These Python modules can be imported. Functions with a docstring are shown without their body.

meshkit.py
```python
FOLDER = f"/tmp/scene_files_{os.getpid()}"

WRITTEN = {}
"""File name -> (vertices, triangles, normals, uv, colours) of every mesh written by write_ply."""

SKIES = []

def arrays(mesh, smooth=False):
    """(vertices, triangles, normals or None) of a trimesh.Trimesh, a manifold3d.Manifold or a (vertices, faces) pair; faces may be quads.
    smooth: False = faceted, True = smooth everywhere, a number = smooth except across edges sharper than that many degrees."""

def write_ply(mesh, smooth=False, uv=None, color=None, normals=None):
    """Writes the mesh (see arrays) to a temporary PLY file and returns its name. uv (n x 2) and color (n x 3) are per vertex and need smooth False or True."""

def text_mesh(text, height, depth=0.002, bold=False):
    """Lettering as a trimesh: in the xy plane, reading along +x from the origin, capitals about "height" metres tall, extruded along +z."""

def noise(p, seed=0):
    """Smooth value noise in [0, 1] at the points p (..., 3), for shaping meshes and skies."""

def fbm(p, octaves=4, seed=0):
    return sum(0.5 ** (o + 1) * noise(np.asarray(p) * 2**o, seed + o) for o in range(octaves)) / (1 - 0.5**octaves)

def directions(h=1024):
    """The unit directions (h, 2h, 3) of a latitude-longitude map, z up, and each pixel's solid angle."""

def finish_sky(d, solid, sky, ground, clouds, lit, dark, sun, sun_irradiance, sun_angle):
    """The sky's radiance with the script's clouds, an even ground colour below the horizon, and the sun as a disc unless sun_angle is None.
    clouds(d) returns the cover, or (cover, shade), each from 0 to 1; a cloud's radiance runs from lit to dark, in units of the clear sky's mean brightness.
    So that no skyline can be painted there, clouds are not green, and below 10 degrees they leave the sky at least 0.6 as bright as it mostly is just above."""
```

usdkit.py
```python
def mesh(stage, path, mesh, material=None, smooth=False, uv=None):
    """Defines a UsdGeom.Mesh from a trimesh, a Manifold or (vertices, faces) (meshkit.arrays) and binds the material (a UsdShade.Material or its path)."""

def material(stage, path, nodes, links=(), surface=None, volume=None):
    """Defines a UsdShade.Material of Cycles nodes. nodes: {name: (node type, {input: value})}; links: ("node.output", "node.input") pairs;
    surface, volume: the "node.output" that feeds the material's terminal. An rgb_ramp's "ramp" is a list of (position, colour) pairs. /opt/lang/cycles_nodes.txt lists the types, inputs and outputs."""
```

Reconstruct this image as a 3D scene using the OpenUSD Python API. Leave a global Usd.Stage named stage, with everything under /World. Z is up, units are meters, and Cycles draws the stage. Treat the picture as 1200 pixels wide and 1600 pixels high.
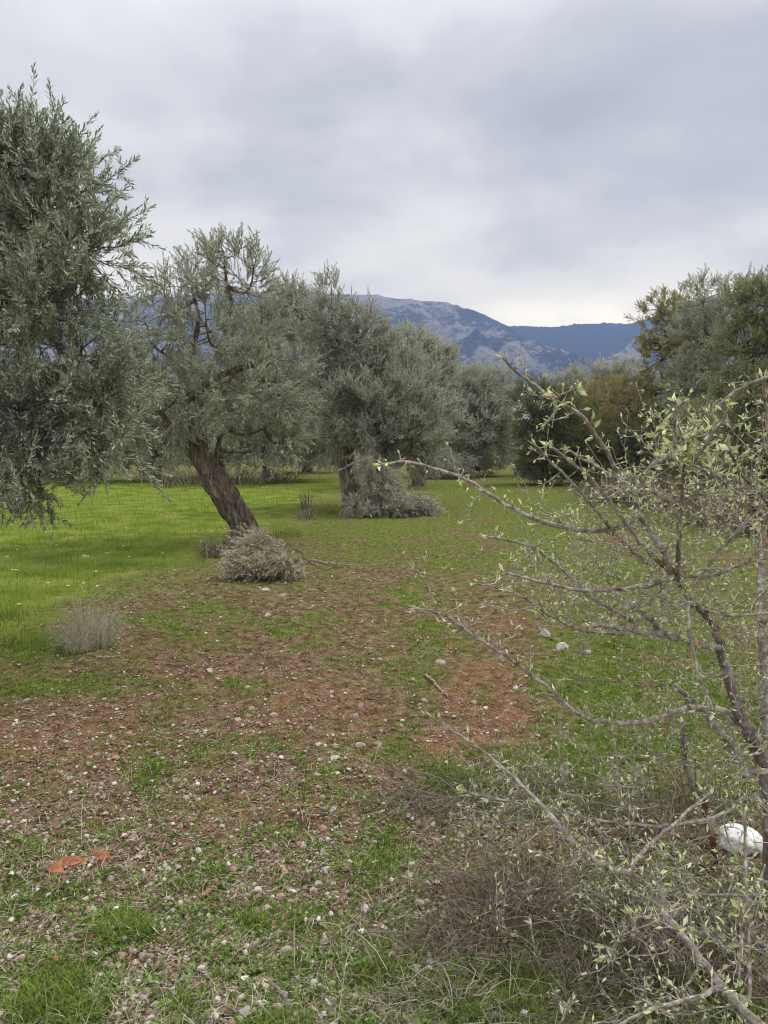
import math, random
import numpy as np
import trimesh
import usdkit, meshkit
from scipy.spatial.transform import Rotation
from scipy.spatial import cKDTree
from scipy.sparse import coo_matrix
from scipy.sparse.csgraph import connected_components
from pxr import Usd, UsdGeom, UsdLux, UsdShade, Gf, Sdf, Vt

random.seed(7)
RNG = np.random.default_rng(7)
stage = Usd.Stage.CreateInMemory()
UsdGeom.SetStageUpAxis(stage, 'Z')
UsdGeom.SetStageMetersPerUnit(stage, 1.0)
world = UsdGeom.Xform.Define(stage, '/World')
stage.SetDefaultPrim(world.GetPrim())
UsdGeom.Scope.Define(stage, '/World/Looks')
L = '/World/Looks/'

# ---------------------------------------------------------------- camera
EYE = np.array([0.0, 0.0, 1.6])
FPX, HORIZON = 1200.0, 685.0                       # focal length and horizon row, in pixels of the 1200 x 1600 photograph
PITCH = math.atan((800 - HORIZON) / FPX)
FWD = np.array([0, math.cos(PITCH), -math.sin(PITCH)])
UP = np.array([0, math.sin(PITCH), math.cos(PITCH)])
cam = UsdGeom.Camera.Define(stage, '/World/camera')
cam.CreateHorizontalApertureAttr(24.0)
cam.CreateVerticalApertureAttr(32.0)
cam.CreateFocalLengthAttr(24.0 * FPX / 1200)
cam.CreateClippingRangeAttr(Gf.Vec2f(0.05, 20000))
cam.CreateFStopAttr(0.0)
cam.CreateExposureAttr(0.58)
cam.AddTranslateOp().Set(Gf.Vec3d(*EYE))
cam.AddRotateXOp().Set(90 - math.degrees(PITCH))

# ---------------------------------------------------------------- sky and sun (overcast)
SUN = np.array([0.45, 0.35, 0.85]); SUN /= np.linalg.norm(SUN)
sun = UsdLux.DistantLight.Define(stage, '/World/sun')
sun.CreateIntensityAttr(0.40)
sun.CreateAngleAttr(14.0)
sun.CreateColorAttr(Gf.Vec3f(1.0, 0.96, 0.9))
sun.GetPrim().CreateAttribute('inputs:normalize', Sdf.ValueTypeNames.Bool).Set(True)
_q = Rotation.align_vectors([SUN], [[0, 0, 1]])[0].as_quat()
UsdGeom.Xformable(sun).AddOrientOp().Set(Gf.Quatf(float(_q[3]), float(_q[0]), float(_q[1]), float(_q[2])))
dome = UsdLux.DomeLight.Define(stage, '/World/sky')
dome.CreateIntensityAttr(1.0)
SKY_N = {
    'sky': ('sky_texture', {'sky_type': 'single_scattering', 'sun_disc': False, 'sun_elevation': math.asin(SUN[2]), 'sun_rotation': math.atan2(SUN[0], SUN[1])}),
    'tc': ('texture_coordinate', {}), 'sx': ('separate_xyz', {}),
    'za': ('math', {'math_type': 'add', 'value2': 0.22}), 'zm': ('math', {'math_type': 'maximum', 'value2': 0.06}),
    'dx': ('math', {'math_type': 'divide'}), 'dy': ('math', {'math_type': 'divide'}), 'cv': ('combine_xyz', {'z': 3.7}),
    'n1': ('noise_texture', {'scale': 1.45, 'detail': 8.0, 'roughness': 0.53, 'distortion': 0.15}),
    'r1': ('rgb_ramp', {'ramp': [(0.30, (2.85, 2.98, 3.45)), (0.41, (3.5, 3.63, 4.15)), (0.47, (3.95, 4.08, 4.6)), (0.52, (4.5, 4.63, 5.15)), (0.64, (5.4, 5.5, 6.0))]}),
    'dot': ('vector_math', {'math_type': 'dot_product', 'vector2': (0.275, 0.95, 0.145)}),
    'gap': ('map_range', {'range_type': 'smoothstep', 'from_min': 0.975, 'from_max': 0.999, 'clamp': True}),
    'zlow': ('map_range', {'range_type': 'smoothstep', 'from_min': 0.21, 'from_max': 0.12, 'clamp': True}),
    'gm': ('math', {'math_type': 'multiply'}),
    'n2': ('noise_texture', {'scale': 3.0, 'detail': 4.0, 'distortion': 0.3}),
    'n2r': ('map_range', {'from_min': 0.3, 'from_max': 0.6, 'to_min': 0.45, 'to_max': 1.0, 'clamp': True}),
    'gm2': ('math', {'math_type': 'multiply'}),
    'mg': ('mix', {'color2': (8.3, 8.3, 8.5)}),
    'zen': ('map_range', {'range_type': 'linear', 'from_min': 0.40, 'from_max': 1.0, 'to_min': 1.0, 'to_max': 2.3, 'clamp': True}), 'zc': ('combine_color', {}), 'mz': ('mix', {'mix_type': 'multiply', 'fac': 1.0}),
    'mx': ('mix', {'fac': 0.97}),
    'bg': ('background_shader', {'strength': 0.1}),
}
SKY_L = [('tc.generated', 'sx.vector'), ('sx.z', 'za.value1'), ('za.value', 'zm.value1'), ('sx.x', 'dx.value1'), ('zm.value', 'dx.value2'), ('sx.y', 'dy.value1'), ('zm.value', 'dy.value2'),
         ('dx.value', 'cv.x'), ('dy.value', 'cv.y'), ('cv.vector', 'n1.vector'), ('n1.fac', 'r1.fac'), ('tc.generated', 'dot.vector1'), ('dot.value', 'gap.value'), ('sx.z', 'zlow.value'),
         ('gap.result', 'gm.value1'), ('zlow.result', 'gm.value2'), ('cv.vector', 'n2.vector'), ('n2.fac', 'n2r.value'), ('gm.value', 'gm2.value1'), ('n2r.result', 'gm2.value2'), ('gm2.value', 'mg.fac'),
         ('r1.color', 'mg.color1'), ('sky.color', 'mx.color1'), ('sx.z', 'zen.value'), ('zen.result', 'zc.r'), ('zen.result', 'zc.g'), ('zen.result', 'zc.b'), ('mg.color', 'mz.color1'), ('zc.color', 'mz.color2'), ('mz.color', 'mx.color2'), ('mx.color', 'bg.color')]
sky_mat = usdkit.material(stage, L + 'overcast_sky', SKY_N, SKY_L, surface='bg.background')
UsdShade.MaterialBindingAPI.Apply(dome.GetPrim()).Bind(sky_mat)

# ---------------------------------------------------------------- helpers
def P(px, py, d):
    """The point at distance d (along y) that the photograph shows at pixel (px, py)."""
    r = np.array([(px - 600) / FPX, 0, 0]) + UP * (800 - py) / FPX + FWD
    return EYE + r * (d / r[1])

def G(px, py, z=0.0):
    """The point of the level ground at pixel (px, py)."""
    r = np.array([(px - 600) / FPX, 0, 0]) + UP * (800 - py) / FPX + FWD
    return EYE + r * ((z - EYE[2]) / r[2])

def Gv(px, py):
    v = (800 - py) / FPX
    ry, rz = FWD[1] + UP[1] * v, FWD[2] + UP[2] * v
    t = -EYE[2] / np.minimum(rz, -1e-4)
    return (px - 600) / FPX * t, ry * t

def proj(x, y, z=0.0):
    y = np.maximum(y, 0.8)
    f = y * FWD[1] + (z - EYE[2]) * FWD[2]
    u = y * UP[1] + (z - EYE[2]) * UP[2]
    return 600 + FPX * x / f, 800 - FPX * u / f

def ground_z(x, y):
    x, y = np.asarray(x, float), np.asarray(y, float)
    p = np.stack([x, y, 0 * x], -1)
    near = np.clip(1.3 - np.abs(y - 5) / 22, 0, 1) * np.clip(1.6 - np.abs(x) / 12, 0, 1)
    return near * (0.07 * (meshkit.fbm(p * 0.55, 2, 3) - 0.5) + 0.05 * (meshkit.fbm(p * 2.3, 3, 5) - 0.5) + 0.022 * (meshkit.noise(p * 11, 9) - 0.5))

used = {}
def uniq(parent, name):
    k = (parent, name)
    n = used.get(k, 0)
    used[k] = n + 1
    return f'{parent}/{name}' if n == 0 else f'{parent}/{name}_{n:03d}'

def tag(prim, label=None, category=None, group=None, kind=None):
    for k, v in (('label', label), ('category', category), ('group', group), ('kind', kind)):
        if v:
            prim.SetCustomDataByKey(k, v)
    return prim

def thing(name, label, category, loc, group=None):
    x = UsdGeom.Xform.Define(stage, uniq('/World', name))
    x.AddTranslateOp().Set(Gf.Vec3d(*map(float, loc)))
    x.GetPrim().SetCustomDataByKey('label', label)
    return tag(x.GetPrim(), label, category, group), np.asarray(loc, float)

def pieces(m, v, f):
    """A random number per separate piece (leaf, blade, pebble), as the primvar 'piece'."""
    f = np.asarray(f)
    n = len(v)
    gph = coo_matrix((np.ones(len(f) * 2, np.int8), (np.r_[f[:, 0], f[:, 0]], np.r_[f[:, 1], f[:, 2]])), shape=(n, n))
    k, lab = connected_components(gph, directed=False)
    val = np.random.default_rng(n).random(k)[lab]
    UsdGeom.PrimvarsAPI(m).CreatePrimvar('piece', Sdf.ValueTypeNames.FloatArray, 'vertex').Set(Vt.FloatArray.FromNumpy(val.astype(np.float32)))

PIECED = set()
def obj(name, vf, mat, parent=None, origin=None, smooth=False, **tags):
    """A mesh given in world coordinates. Under a parent (prim, base) it is stored relative to the base."""
    base = '/World' if parent is None else str(parent[0].GetPath())
    if hasattr(vf, 'vertices'):
        vf = (np.array(vf.vertices), np.array(vf.faces))
    v, f = np.asarray(vf[0], float), vf[1]
    o = parent[1] if parent is not None else origin
    if o is not None:
        v = v - np.asarray(o, float)
    m = usdkit.mesh(stage, uniq(base, name), (v, f), mat, smooth=smooth)
    if parent is None and origin is not None:
        UsdGeom.Xformable(m).AddTranslateOp().Set(Gf.Vec3d(*map(float, origin)))
    if str(mat.GetPath()) in PIECED:
        pieces(m, v, f)
    tag(m.GetPrim(), **tags)
    return m.GetPrim()

def cat(parts):
    vs, fs, n = [], [], 0
    for v, f in parts:
        vs.append(v); fs.append(np.asarray(f) + n); n += len(v)
    return np.vstack(vs), np.vstack(fs)

def nrm(v):
    v = np.asarray(v, float)
    return v / (np.linalg.norm(v, axis=-1, keepdims=True) + 1e-12)

def tube(pts, radii, sides=6, cap=True):
    p = np.asarray(pts, float)
    n = len(p)
    r = np.broadcast_to(np.asarray(radii, float), (n,))
    t = nrm(np.gradient(p, axis=0))
    a = np.zeros_like(p)
    ref = np.array([1.0, 0, 0]) if abs(t[0, 0]) < 0.8 else np.array([0, 0, 1.0])
    for i in range(n):
        ref = ref - t[i] * (ref @ t[i]); ref /= np.linalg.norm(ref) + 1e-12
        a[i] = ref
    b = np.cross(t, a)
    ang = np.arange(sides) * 2 * np.pi / sides
    v = p[:, None] + r[:, None, None] * (np.cos(ang)[None, :, None] * a[:, None] + np.sin(ang)[None, :, None] * b[:, None])
    i, j = np.meshgrid(np.arange(n - 1), np.arange(sides), indexing='ij')
    A, B, C, D = i * sides + j, i * sides + (j + 1) % sides, (i + 1) * sides + (j + 1) % sides, (i + 1) * sides + j
    f = np.vstack([np.stack([A, B, C], -1).reshape(-1, 3), np.stack([A, C, D], -1).reshape(-1, 3)])
    v = v.reshape(-1, 3)
    if cap:
        v = np.vstack([v, p[0], p[-1]])
        k, e = np.arange(sides), (n - 1) * sides
        f = np.vstack([f, np.stack([np.full(sides, n * sides), (k + 1) % sides, k], 1), np.stack([np.full(sides, n * sides + 1), e + k, e + (k + 1) % sides], 1)])
    return v, f

def spline(pts, n, extra=None):
    """Catmull-Rom through the points, n samples; extra: values per point that follow along."""
    p = np.asarray(pts, float)
    if extra is not None:
        p = np.hstack([p, np.asarray(extra, float).reshape(len(p), -1)])
    q = np.vstack([2 * p[0] - p[1], p, 2 * p[-1] - p[-2]])
    u = np.linspace(0, len(p) - 1 - 1e-9, n)
    i, t = u.astype(int), (u % 1)[:, None]
    a, b, c, d = q[i], q[i + 1], q[i + 2], q[i + 3]
    s = 0.5 * (2 * b + (c - a) * t + (2 * a - 5 * b + 4 * c - d) * t ** 2 + (3 * b - a - 3 * c + d) * t ** 3)
    return s if extra is None else (s[:, :3], np.maximum(s[:, 3], 1e-4))

def leaves(base, direction, normal, length, width, cup=0.0, bend=0.0):
    """Pointed leaves, four triangles each, all separate."""
    base, d = np.asarray(base, float), nrm(direction)
    nn = nrm(normal - d * np.sum(normal * d, -1, keepdims=True))
    s = np.cross(d, nn)
    Ln, Wn = np.asarray(length, float).reshape(-1, 1), np.asarray(width, float).reshape(-1, 1) / 2
    cup, bend = np.asarray(cup, float).reshape(-1, 1), np.asarray(bend, float).reshape(-1, 1)
    m = base + d * Ln * 0.5 + nn * bend * Ln * 0.25
    tip = base + d * Ln + nn * bend * Ln
    v = np.stack([base, m + s * Wn + nn * cup * Wn, tip, m - s * Wn + nn * cup * Wn, m], 1)
    k = np.arange(len(base))[:, None] * 5
    f = np.concatenate([k + np.array([[0, 1, 4]]), k + np.array([[1, 2, 4]]), k + np.array([[2, 3, 4]]), k + np.array([[3, 0, 4]])])
    return v.reshape(-1, 3), f

def blades(base, height, width, lean, yaw, curl=0.5):
    """Grass blades, three triangles each."""
    n = len(base)
    h, w = height.reshape(-1, 1), width.reshape(-1, 1) / 2
    ld = np.stack([np.cos(yaw), np.sin(yaw), 0 * yaw], 1)
    sd = np.stack([-np.sin(yaw), np.cos(yaw), 0 * yaw], 1)
    le = lean.reshape(-1, 1)
    up = np.array([[0, 0, 1.0]])
    m = base + up * h * 0.55 + ld * h * le * 0.35
    tip = base + up * h * (1 - 0.35 * le * curl) + ld * h * le
    v = np.stack([base - sd * w, base + sd * w, m + sd * w * 0.8, m - sd * w * 0.8, tip], 1)
    k = np.arange(n)[:, None] * 5
    f = np.concatenate([k + np.array([[0, 1, 2]]), k + np.array([[0, 2, 3]]), k + np.array([[3, 2, 4]])])
    return v.reshape(-1, 3), f

def unit(n, rng=RNG):
    return nrm(rng.normal(size=(n, 3)))

# ---------------------------------------------------------------- materials
def mat(name, nodes, links, surface='b.BSDF', volume=None):
    return usdkit.material(stage, L + name, nodes, links, surface=surface, volume=volume)

def leaf_mat(name, top, under, spread=0.35, trans=0.22, rough=0.42, spec=0.5):
    """Leaf: a darker upper and a paler lower face, a little light coming through, every leaf a bit different."""
    n = {'g': ('geometry', {}), 'a': ('attribute', {'attribute': 'piece'}),
         'rt': ('rgb_ramp', {'ramp': [(0, [c * (1 - spread) for c in top]), (0.6, top), (1, [min(1, c * (1 + spread) + 0.01) for c in top])]}),
         'ru': ('rgb_ramp', {'ramp': [(0, [c * (1 - spread * .7) for c in under]), (1, [min(1, c * (1 + spread * .6)) for c in under])]}),
         'm': ('mix', {}), 'p': ('principled_bsdf', {'roughness': rough, 'specular_ior_level': spec}),
         't': ('translucent_bsdf', {}), 'x': ('mix_closure', {'fac': trans})}
    PIECED.add(L + name)
    return mat(name, n, [('a.fac', 'rt.fac'), ('a.fac', 'ru.fac'), ('g.backfacing', 'm.fac'), ('rt.color', 'm.color1'), ('ru.color', 'm.color2'),
                         ('m.color', 'p.base_color'), ('rt.color', 't.color'), ('p.BSDF', 'x.closure1'), ('t.BSDF', 'x.closure2')], surface='x.closure')

def island_mat(name, ramp, rough=0.8):
    PIECED.add(L + name)
    return mat(name, {'g': ('attribute', {'attribute': 'piece'}), 'r': ('rgb_ramp', {'ramp': ramp}), 'b': ('principled_bsdf', {'roughness': rough, 'specular_ior_level': 0.08})},
               [('g.fac', 'r.fac'), ('r.color', 'b.base_color')])

def rough_mat(name, ramp, scale, stretch=(1, 1, 1), bump=0.3, dist=0.01, rough=0.9, detail=6, space='tc.object'):
    return mat(name, {'tc': ('texture_coordinate', {}), 'ge': ('geometry', {}), 'mp': ('mapping', {'scale': stretch}), 'n': ('noise_texture', {'scale': scale, 'detail': detail, 'roughness': 0.6}),
                      'r': ('rgb_ramp', {'ramp': ramp}), 'bu': ('bump', {'strength': bump, 'distance': dist}), 'b': ('principled_bsdf', {'roughness': rough, 'specular_ior_level': 0.2})},
               [(space, 'mp.vector'), ('mp.vector', 'n.vector'), ('n.fac', 'r.fac'), ('r.color', 'b.base_color'), ('n.fac', 'bu.height'), ('bu.normal', 'b.normal')])

M = {}
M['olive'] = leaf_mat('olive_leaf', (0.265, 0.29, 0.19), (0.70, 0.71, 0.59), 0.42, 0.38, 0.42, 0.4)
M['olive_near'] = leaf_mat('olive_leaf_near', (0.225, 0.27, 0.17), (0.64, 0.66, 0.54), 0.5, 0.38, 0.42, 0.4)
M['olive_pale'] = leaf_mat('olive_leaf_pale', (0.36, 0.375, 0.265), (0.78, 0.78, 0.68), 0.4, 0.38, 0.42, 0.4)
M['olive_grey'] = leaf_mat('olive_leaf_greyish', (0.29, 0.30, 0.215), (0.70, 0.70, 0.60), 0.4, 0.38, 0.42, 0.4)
M['dark_green'] = leaf_mat('dark_green_leaf', (0.14, 0.165, 0.065), (0.32, 0.34, 0.19), 0.45, 0.36, 0.5, 0.25)
M['yellow_olive'] = leaf_mat('yellowish_olive_leaf', (0.33, 0.285, 0.10), (0.56, 0.52, 0.27), 0.5, 0.4, 0.5, 0.25)
M['fresh_olive'] = leaf_mat('fresh_olive_leaf', (0.255, 0.275, 0.12), (0.60, 0.61, 0.39), 0.5, 0.4, 0.5, 0.3)
M['cut_leaf'] = leaf_mat('cut_olive_leaf', (0.46, 0.42, 0.28), (0.82, 0.77, 0.60), 0.65, 0.2, 0.5, 0.15)
M['wilted_leaf'] = leaf_mat('wilted_olive_leaf', (0.36, 0.33, 0.24), (0.80, 0.76, 0.65), 0.65, 0.2, 0.5, 0.15)
M['bud'] = leaf_mat('opening_pear_leaf', (0.50, 0.58, 0.24), (0.76, 0.77, 0.52), 0.55, 0.3, 0.6, 0.15)
M['grass'] = leaf_mat('grass_blade', (0.15, 0.225, 0.032), (0.19, 0.26, 0.045), 0.7, 0.3, 0.7, 0.1)
M['field_grass'] = leaf_mat('field_grass_blade', (0.18, 0.26, 0.032), (0.24, 0.30, 0.055), 0.65, 0.3, 0.7, 0.1)
M['weed'] = leaf_mat('weed_leaf', (0.14, 0.225, 0.04), (0.20, 0.28, 0.06), 0.7, 0.25, 0.7, 0.12)
M['straw'] = island_mat('dry_straw', [(0, (0.15, 0.115, 0.08)), (0.4, (0.28, 0.235, 0.16)), (0.75, (0.42, 0.37, 0.26)), (1, (0.66, 0.61, 0.48))])
M['scrub'] = island_mat('dead_scrub_stem', [(0, (0.065, 0.047, 0.035)), (0.5, (0.17, 0.133, 0.10)), (1, (0.38, 0.325, 0.26))])
M['grey_scrub'] = island_mat('grey_scrub_stem', [(0, (0.24, 0.22, 0.14)), (0.5, (0.40, 0.38, 0.27)), (1, (0.58, 0.55, 0.42))])
M['fallen_leaf'] = island_mat('orange_leaf', [(0, (0.36, 0.17, 0.09)), (1, (0.52, 0.30, 0.17))])
M['bark'] = rough_mat('olive_bark', [(0.3, (0.042, 0.03, 0.023)), (0.5, (0.145, 0.108, 0.08)), (0.68, (0.31, 0.265, 0.20))], 22, (1, 1, 0.16), 1.0, 0.05, detail=9)
M['twig_bark'] = rough_mat('olive_twig_bark', [(0.3, (0.08, 0.065, 0.05)), (0.7, (0.17, 0.145, 0.115))], 30, bump=0.2)
M['pear_bark'] = rough_mat('pear_bark', [(0.3, (0.11, 0.092, 0.078)), (0.5, (0.28, 0.248, 0.21)), (0.68, (0.54, 0.50, 0.44))], 45, bump=0.45, dist=0.004)
M['pear_dark'] = rough_mat('pear_bark_dark', [(0.3, (0.085, 0.068, 0.06)), (0.52, (0.19, 0.16, 0.14)), (0.7, (0.34, 0.31, 0.27))], 45, bump=0.45, dist=0.004)
M['pear_red'] = rough_mat('pear_bark_red', [(0.3, (0.10, 0.045, 0.035)), (0.7, (0.22, 0.11, 0.085))], 40, bump=0.4, dist=0.004)
M['rust'] = rough_mat('rusty_steel', [(0.3, (0.035, 0.024, 0.02)), (0.7, (0.095, 0.06, 0.045))], 20, bump=0.3)
M['wire'] = mat('dull_wire', {'b': ('principled_bsdf', {'base_color': (0.22, 0.22, 0.22), 'metallic': 0.5, 'roughness': 0.55})}, [])
for nm, c in (('white', (0.52, 0.49, 0.44)), ('grey', (0.33, 0.31, 0.28)), ('beige', (0.40, 0.33, 0.25)), ('pink', (0.40, 0.25, 0.19)), ('rust', (0.30, 0.125, 0.07))):
    M['stone_' + nm] = rough_mat('stone_' + nm, [(0.3, [x * 0.8 for x in c]), (0.5, c), (0.75, [min(0.85, x * 1.15) for x in c])], 60, bump=0.35, dist=0.003)
M['pebble'] = island_mat('pebbles', [(0, (0.10, 0.07, 0.05)), (0.3, (0.22, 0.15, 0.105)), (0.5, (0.30, 0.225, 0.165)), (0.62, (0.33, 0.18, 0.115)), (0.72, (0.34, 0.30, 0.26)), (0.84, (0.47, 0.43, 0.37)), (0.95, (0.62, 0.58, 0.52)), (1, (0.74, 0.72, 0.68))], 0.85)
M['tile'] = rough_mat('terracotta', [(0.35, (0.16, 0.07, 0.042)), (0.55, (0.36, 0.14, 0.07)), (0.75, (0.44, 0.22, 0.13))], 38, bump=0.5)
M['white_rock'] = rough_mat('white_rock', [(0.30, (0.16, 0.15, 0.135)), (0.38, (0.58, 0.56, 0.53)), (0.48, (0.84, 0.84, 0.83))], 42, bump=0.8, dist=0.01)
M['flower'] = island_mat('white_petal', [(0, (0.62, 0.62, 0.55)), (1, (0.80, 0.80, 0.76))])
M['yflower'] = island_mat('yellow_petal', [(0, (0.60, 0.50, 0.04)), (1, (0.70, 0.62, 0.10))])

# ---------------------------------------------------------------- the ground
def sstep(a, b, x):
    t = np.clip((x - a) / (b - a), 0, 1)
    return t * t * (3 - 2 * t)

GREEN = [(935, 1060, 95, 130, .95), (1010, 1150, 90, 70, .7), (800, 1220, 110, 45, .65), (660, 1040, 60, 75, .55), (690, 1000, 60, 25, .6), (755, 1085, 32, 34, .75), (300, 975, 120, 38, .45), (80, 1545, 110, 66, .9),
         (185, 1450, 75, 38, 1.0), (320, 1390, 55, 40, .65), (560, 1330, 100, 36, .5), (620, 1490, 110, 50, .4), (760, 1530, 120, 50, .42), (440, 1420, 60, 40, .5), (90, 1075, 120, 26, .75), (60, 1020, 70, 40, .9),
         (840, 830, 75, 85, .95), (730, 770, 110, 30, .75), (900, 800, 80, 60, .8), (700, 890, 60, 60, .45), (1110, 1240, 70, 40, .8), (500, 1600, 130, 40, .5), (390, 1082, 40, 16, .6), (240, 1210, 50, 25, .4),
         (460, 985, 90, 18, .35), (640, 940, 60, 22, .4), (960, 1440, 80, 50, .5), (300, 1560, 60, 40, .5), (660, 1180, 60, 30, .4), (900, 1240, 160, 60, .6), (1080, 1060, 90, 90, .75), (1000, 900, 120, 60, .8), (600, 830, 70, 40, .45), (420, 1500, 90, 40, .45), (30, 1400, 60, 50, .4), (880, 1060, 50, 50, .7)]
RED = [(755, 1100, 85, 70, 1.0), (690, 1165, 45, 24, .9), (100, 1170, 150, 75, .55), (480, 1110, 120, 55, .5), (210, 1485, 62, 24, .9), (330, 1250, 190, 60, .35), (700, 1040, 60, 20, .5), (640, 1370, 50, 30, .4), (800, 975, 70, 18, .5), (330, 1000, 80, 22, .3), (1180, 1265, 40, 16, .6)]

def zones(x, y):
    """(green, red, field) covers of the ground at world points, 0 to 1."""
    x, y = np.asarray(x, float), np.asarray(y, float)
    px, py = proj(x, y)
    p3 = np.stack([x, y, 0 * x], -1)
    n1 = meshkit.fbm(p3 * 0.9, 4, 21) - 0.5
    n2 = meshkit.fbm(p3 * 3.1, 3, 31) - 0.5
    n3 = meshkit.fbm(p3 * 7.0, 2, 41) - 0.5
    amp = np.clip(160 / np.maximum(y, 1.5), 6, 90)
    edge = np.interp(px, [-400, 0, 120, 250, 360, 470, 545, 575, 2000], [1040, 1010, 945, 905, 872, 812, 770, 735, 735])
    field = sstep(30, -52, py - edge + n2 * amp * 2.6 + n3 * amp * 1.4) * np.clip(1.02 - 1.5 * np.clip(n1 * 1.2 + n3 * .6 - .1, 0, 1), 0, 1)
    g = np.zeros_like(x); r = np.zeros_like(x)
    wx, wy = px + n2 * amp * 1.7, py + n1 * amp * 1.2
    for a, b, sa, sb, s in GREEN:
        g = np.maximum(g, s * np.exp(-(((wx - a) / sa) ** 2 + ((wy - b) / sb) ** 2) ** 1.5))
    for a, b, sa, sb, s in RED:
        r = np.maximum(r, s * np.exp(-(((wx - a) / sa) ** 2 + ((wy - b) / sb) ** 2) ** 1.5))
    g = np.clip(g * (1 + 1.6 * n3) + 1.5 * np.clip(n2 + n3 * 0.6 + 0.05, 0, 1) * np.where((px > 560) | (py < 1010), 1.0, .65), 0, 1)
    mid = sstep(1020, 800, py) * 0.85 * (1 - field)
    lane = mid * np.clip(0.95 + 2.2 * n2 + 1.0 * n1, 0.15, 1.2)
    side = 0.75 * sstep(780, 880, px) * sstep(1280, 1180, py) * np.clip(0.9 + 2.5 * n2, 0, 1)
    g = np.maximum(np.maximum(np.maximum(g, field), lane), side)
    r = np.maximum(r, 0.17 * sstep(760, 560, px) * sstep(960, 1060, py) * np.clip(.7 + 3 * n2, 0, 1))
    r = np.clip(r * (1 + 2.2 * n2 + 1.6 * n3) + 0.5 * np.clip(n1 - 0.02, 0, 1), 0, 1) * (1 - field)
    g = g * (1 - 0.85 * np.clip(r * 1.3 - 0.35, 0, 1))
    g = np.maximum(g, 0.55 * np.clip(3.4 * (n2 + .5 * n3) + .12, 0, 1) * (1 - .8 * r))
    far = sstep(27, 33, y)
    g = g * (1 - far) + 0.6 * far; field = field * (1 - far)
    return np.clip(g, 0, 1), np.clip(r, 0, 1), field

def axis(lo, a, b, hi, step, ratio):
    mid = np.arange(a, b + step / 2, step)
    up, s, q = [], step, b
    while q < hi:
        s *= ratio; q += s; up.append(q)
    dn, s, q = [], step, a
    while q > lo:
        s *= ratio; q -= s; dn.append(q)
    return np.concatenate([dn[::-1], mid, up])

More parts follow.
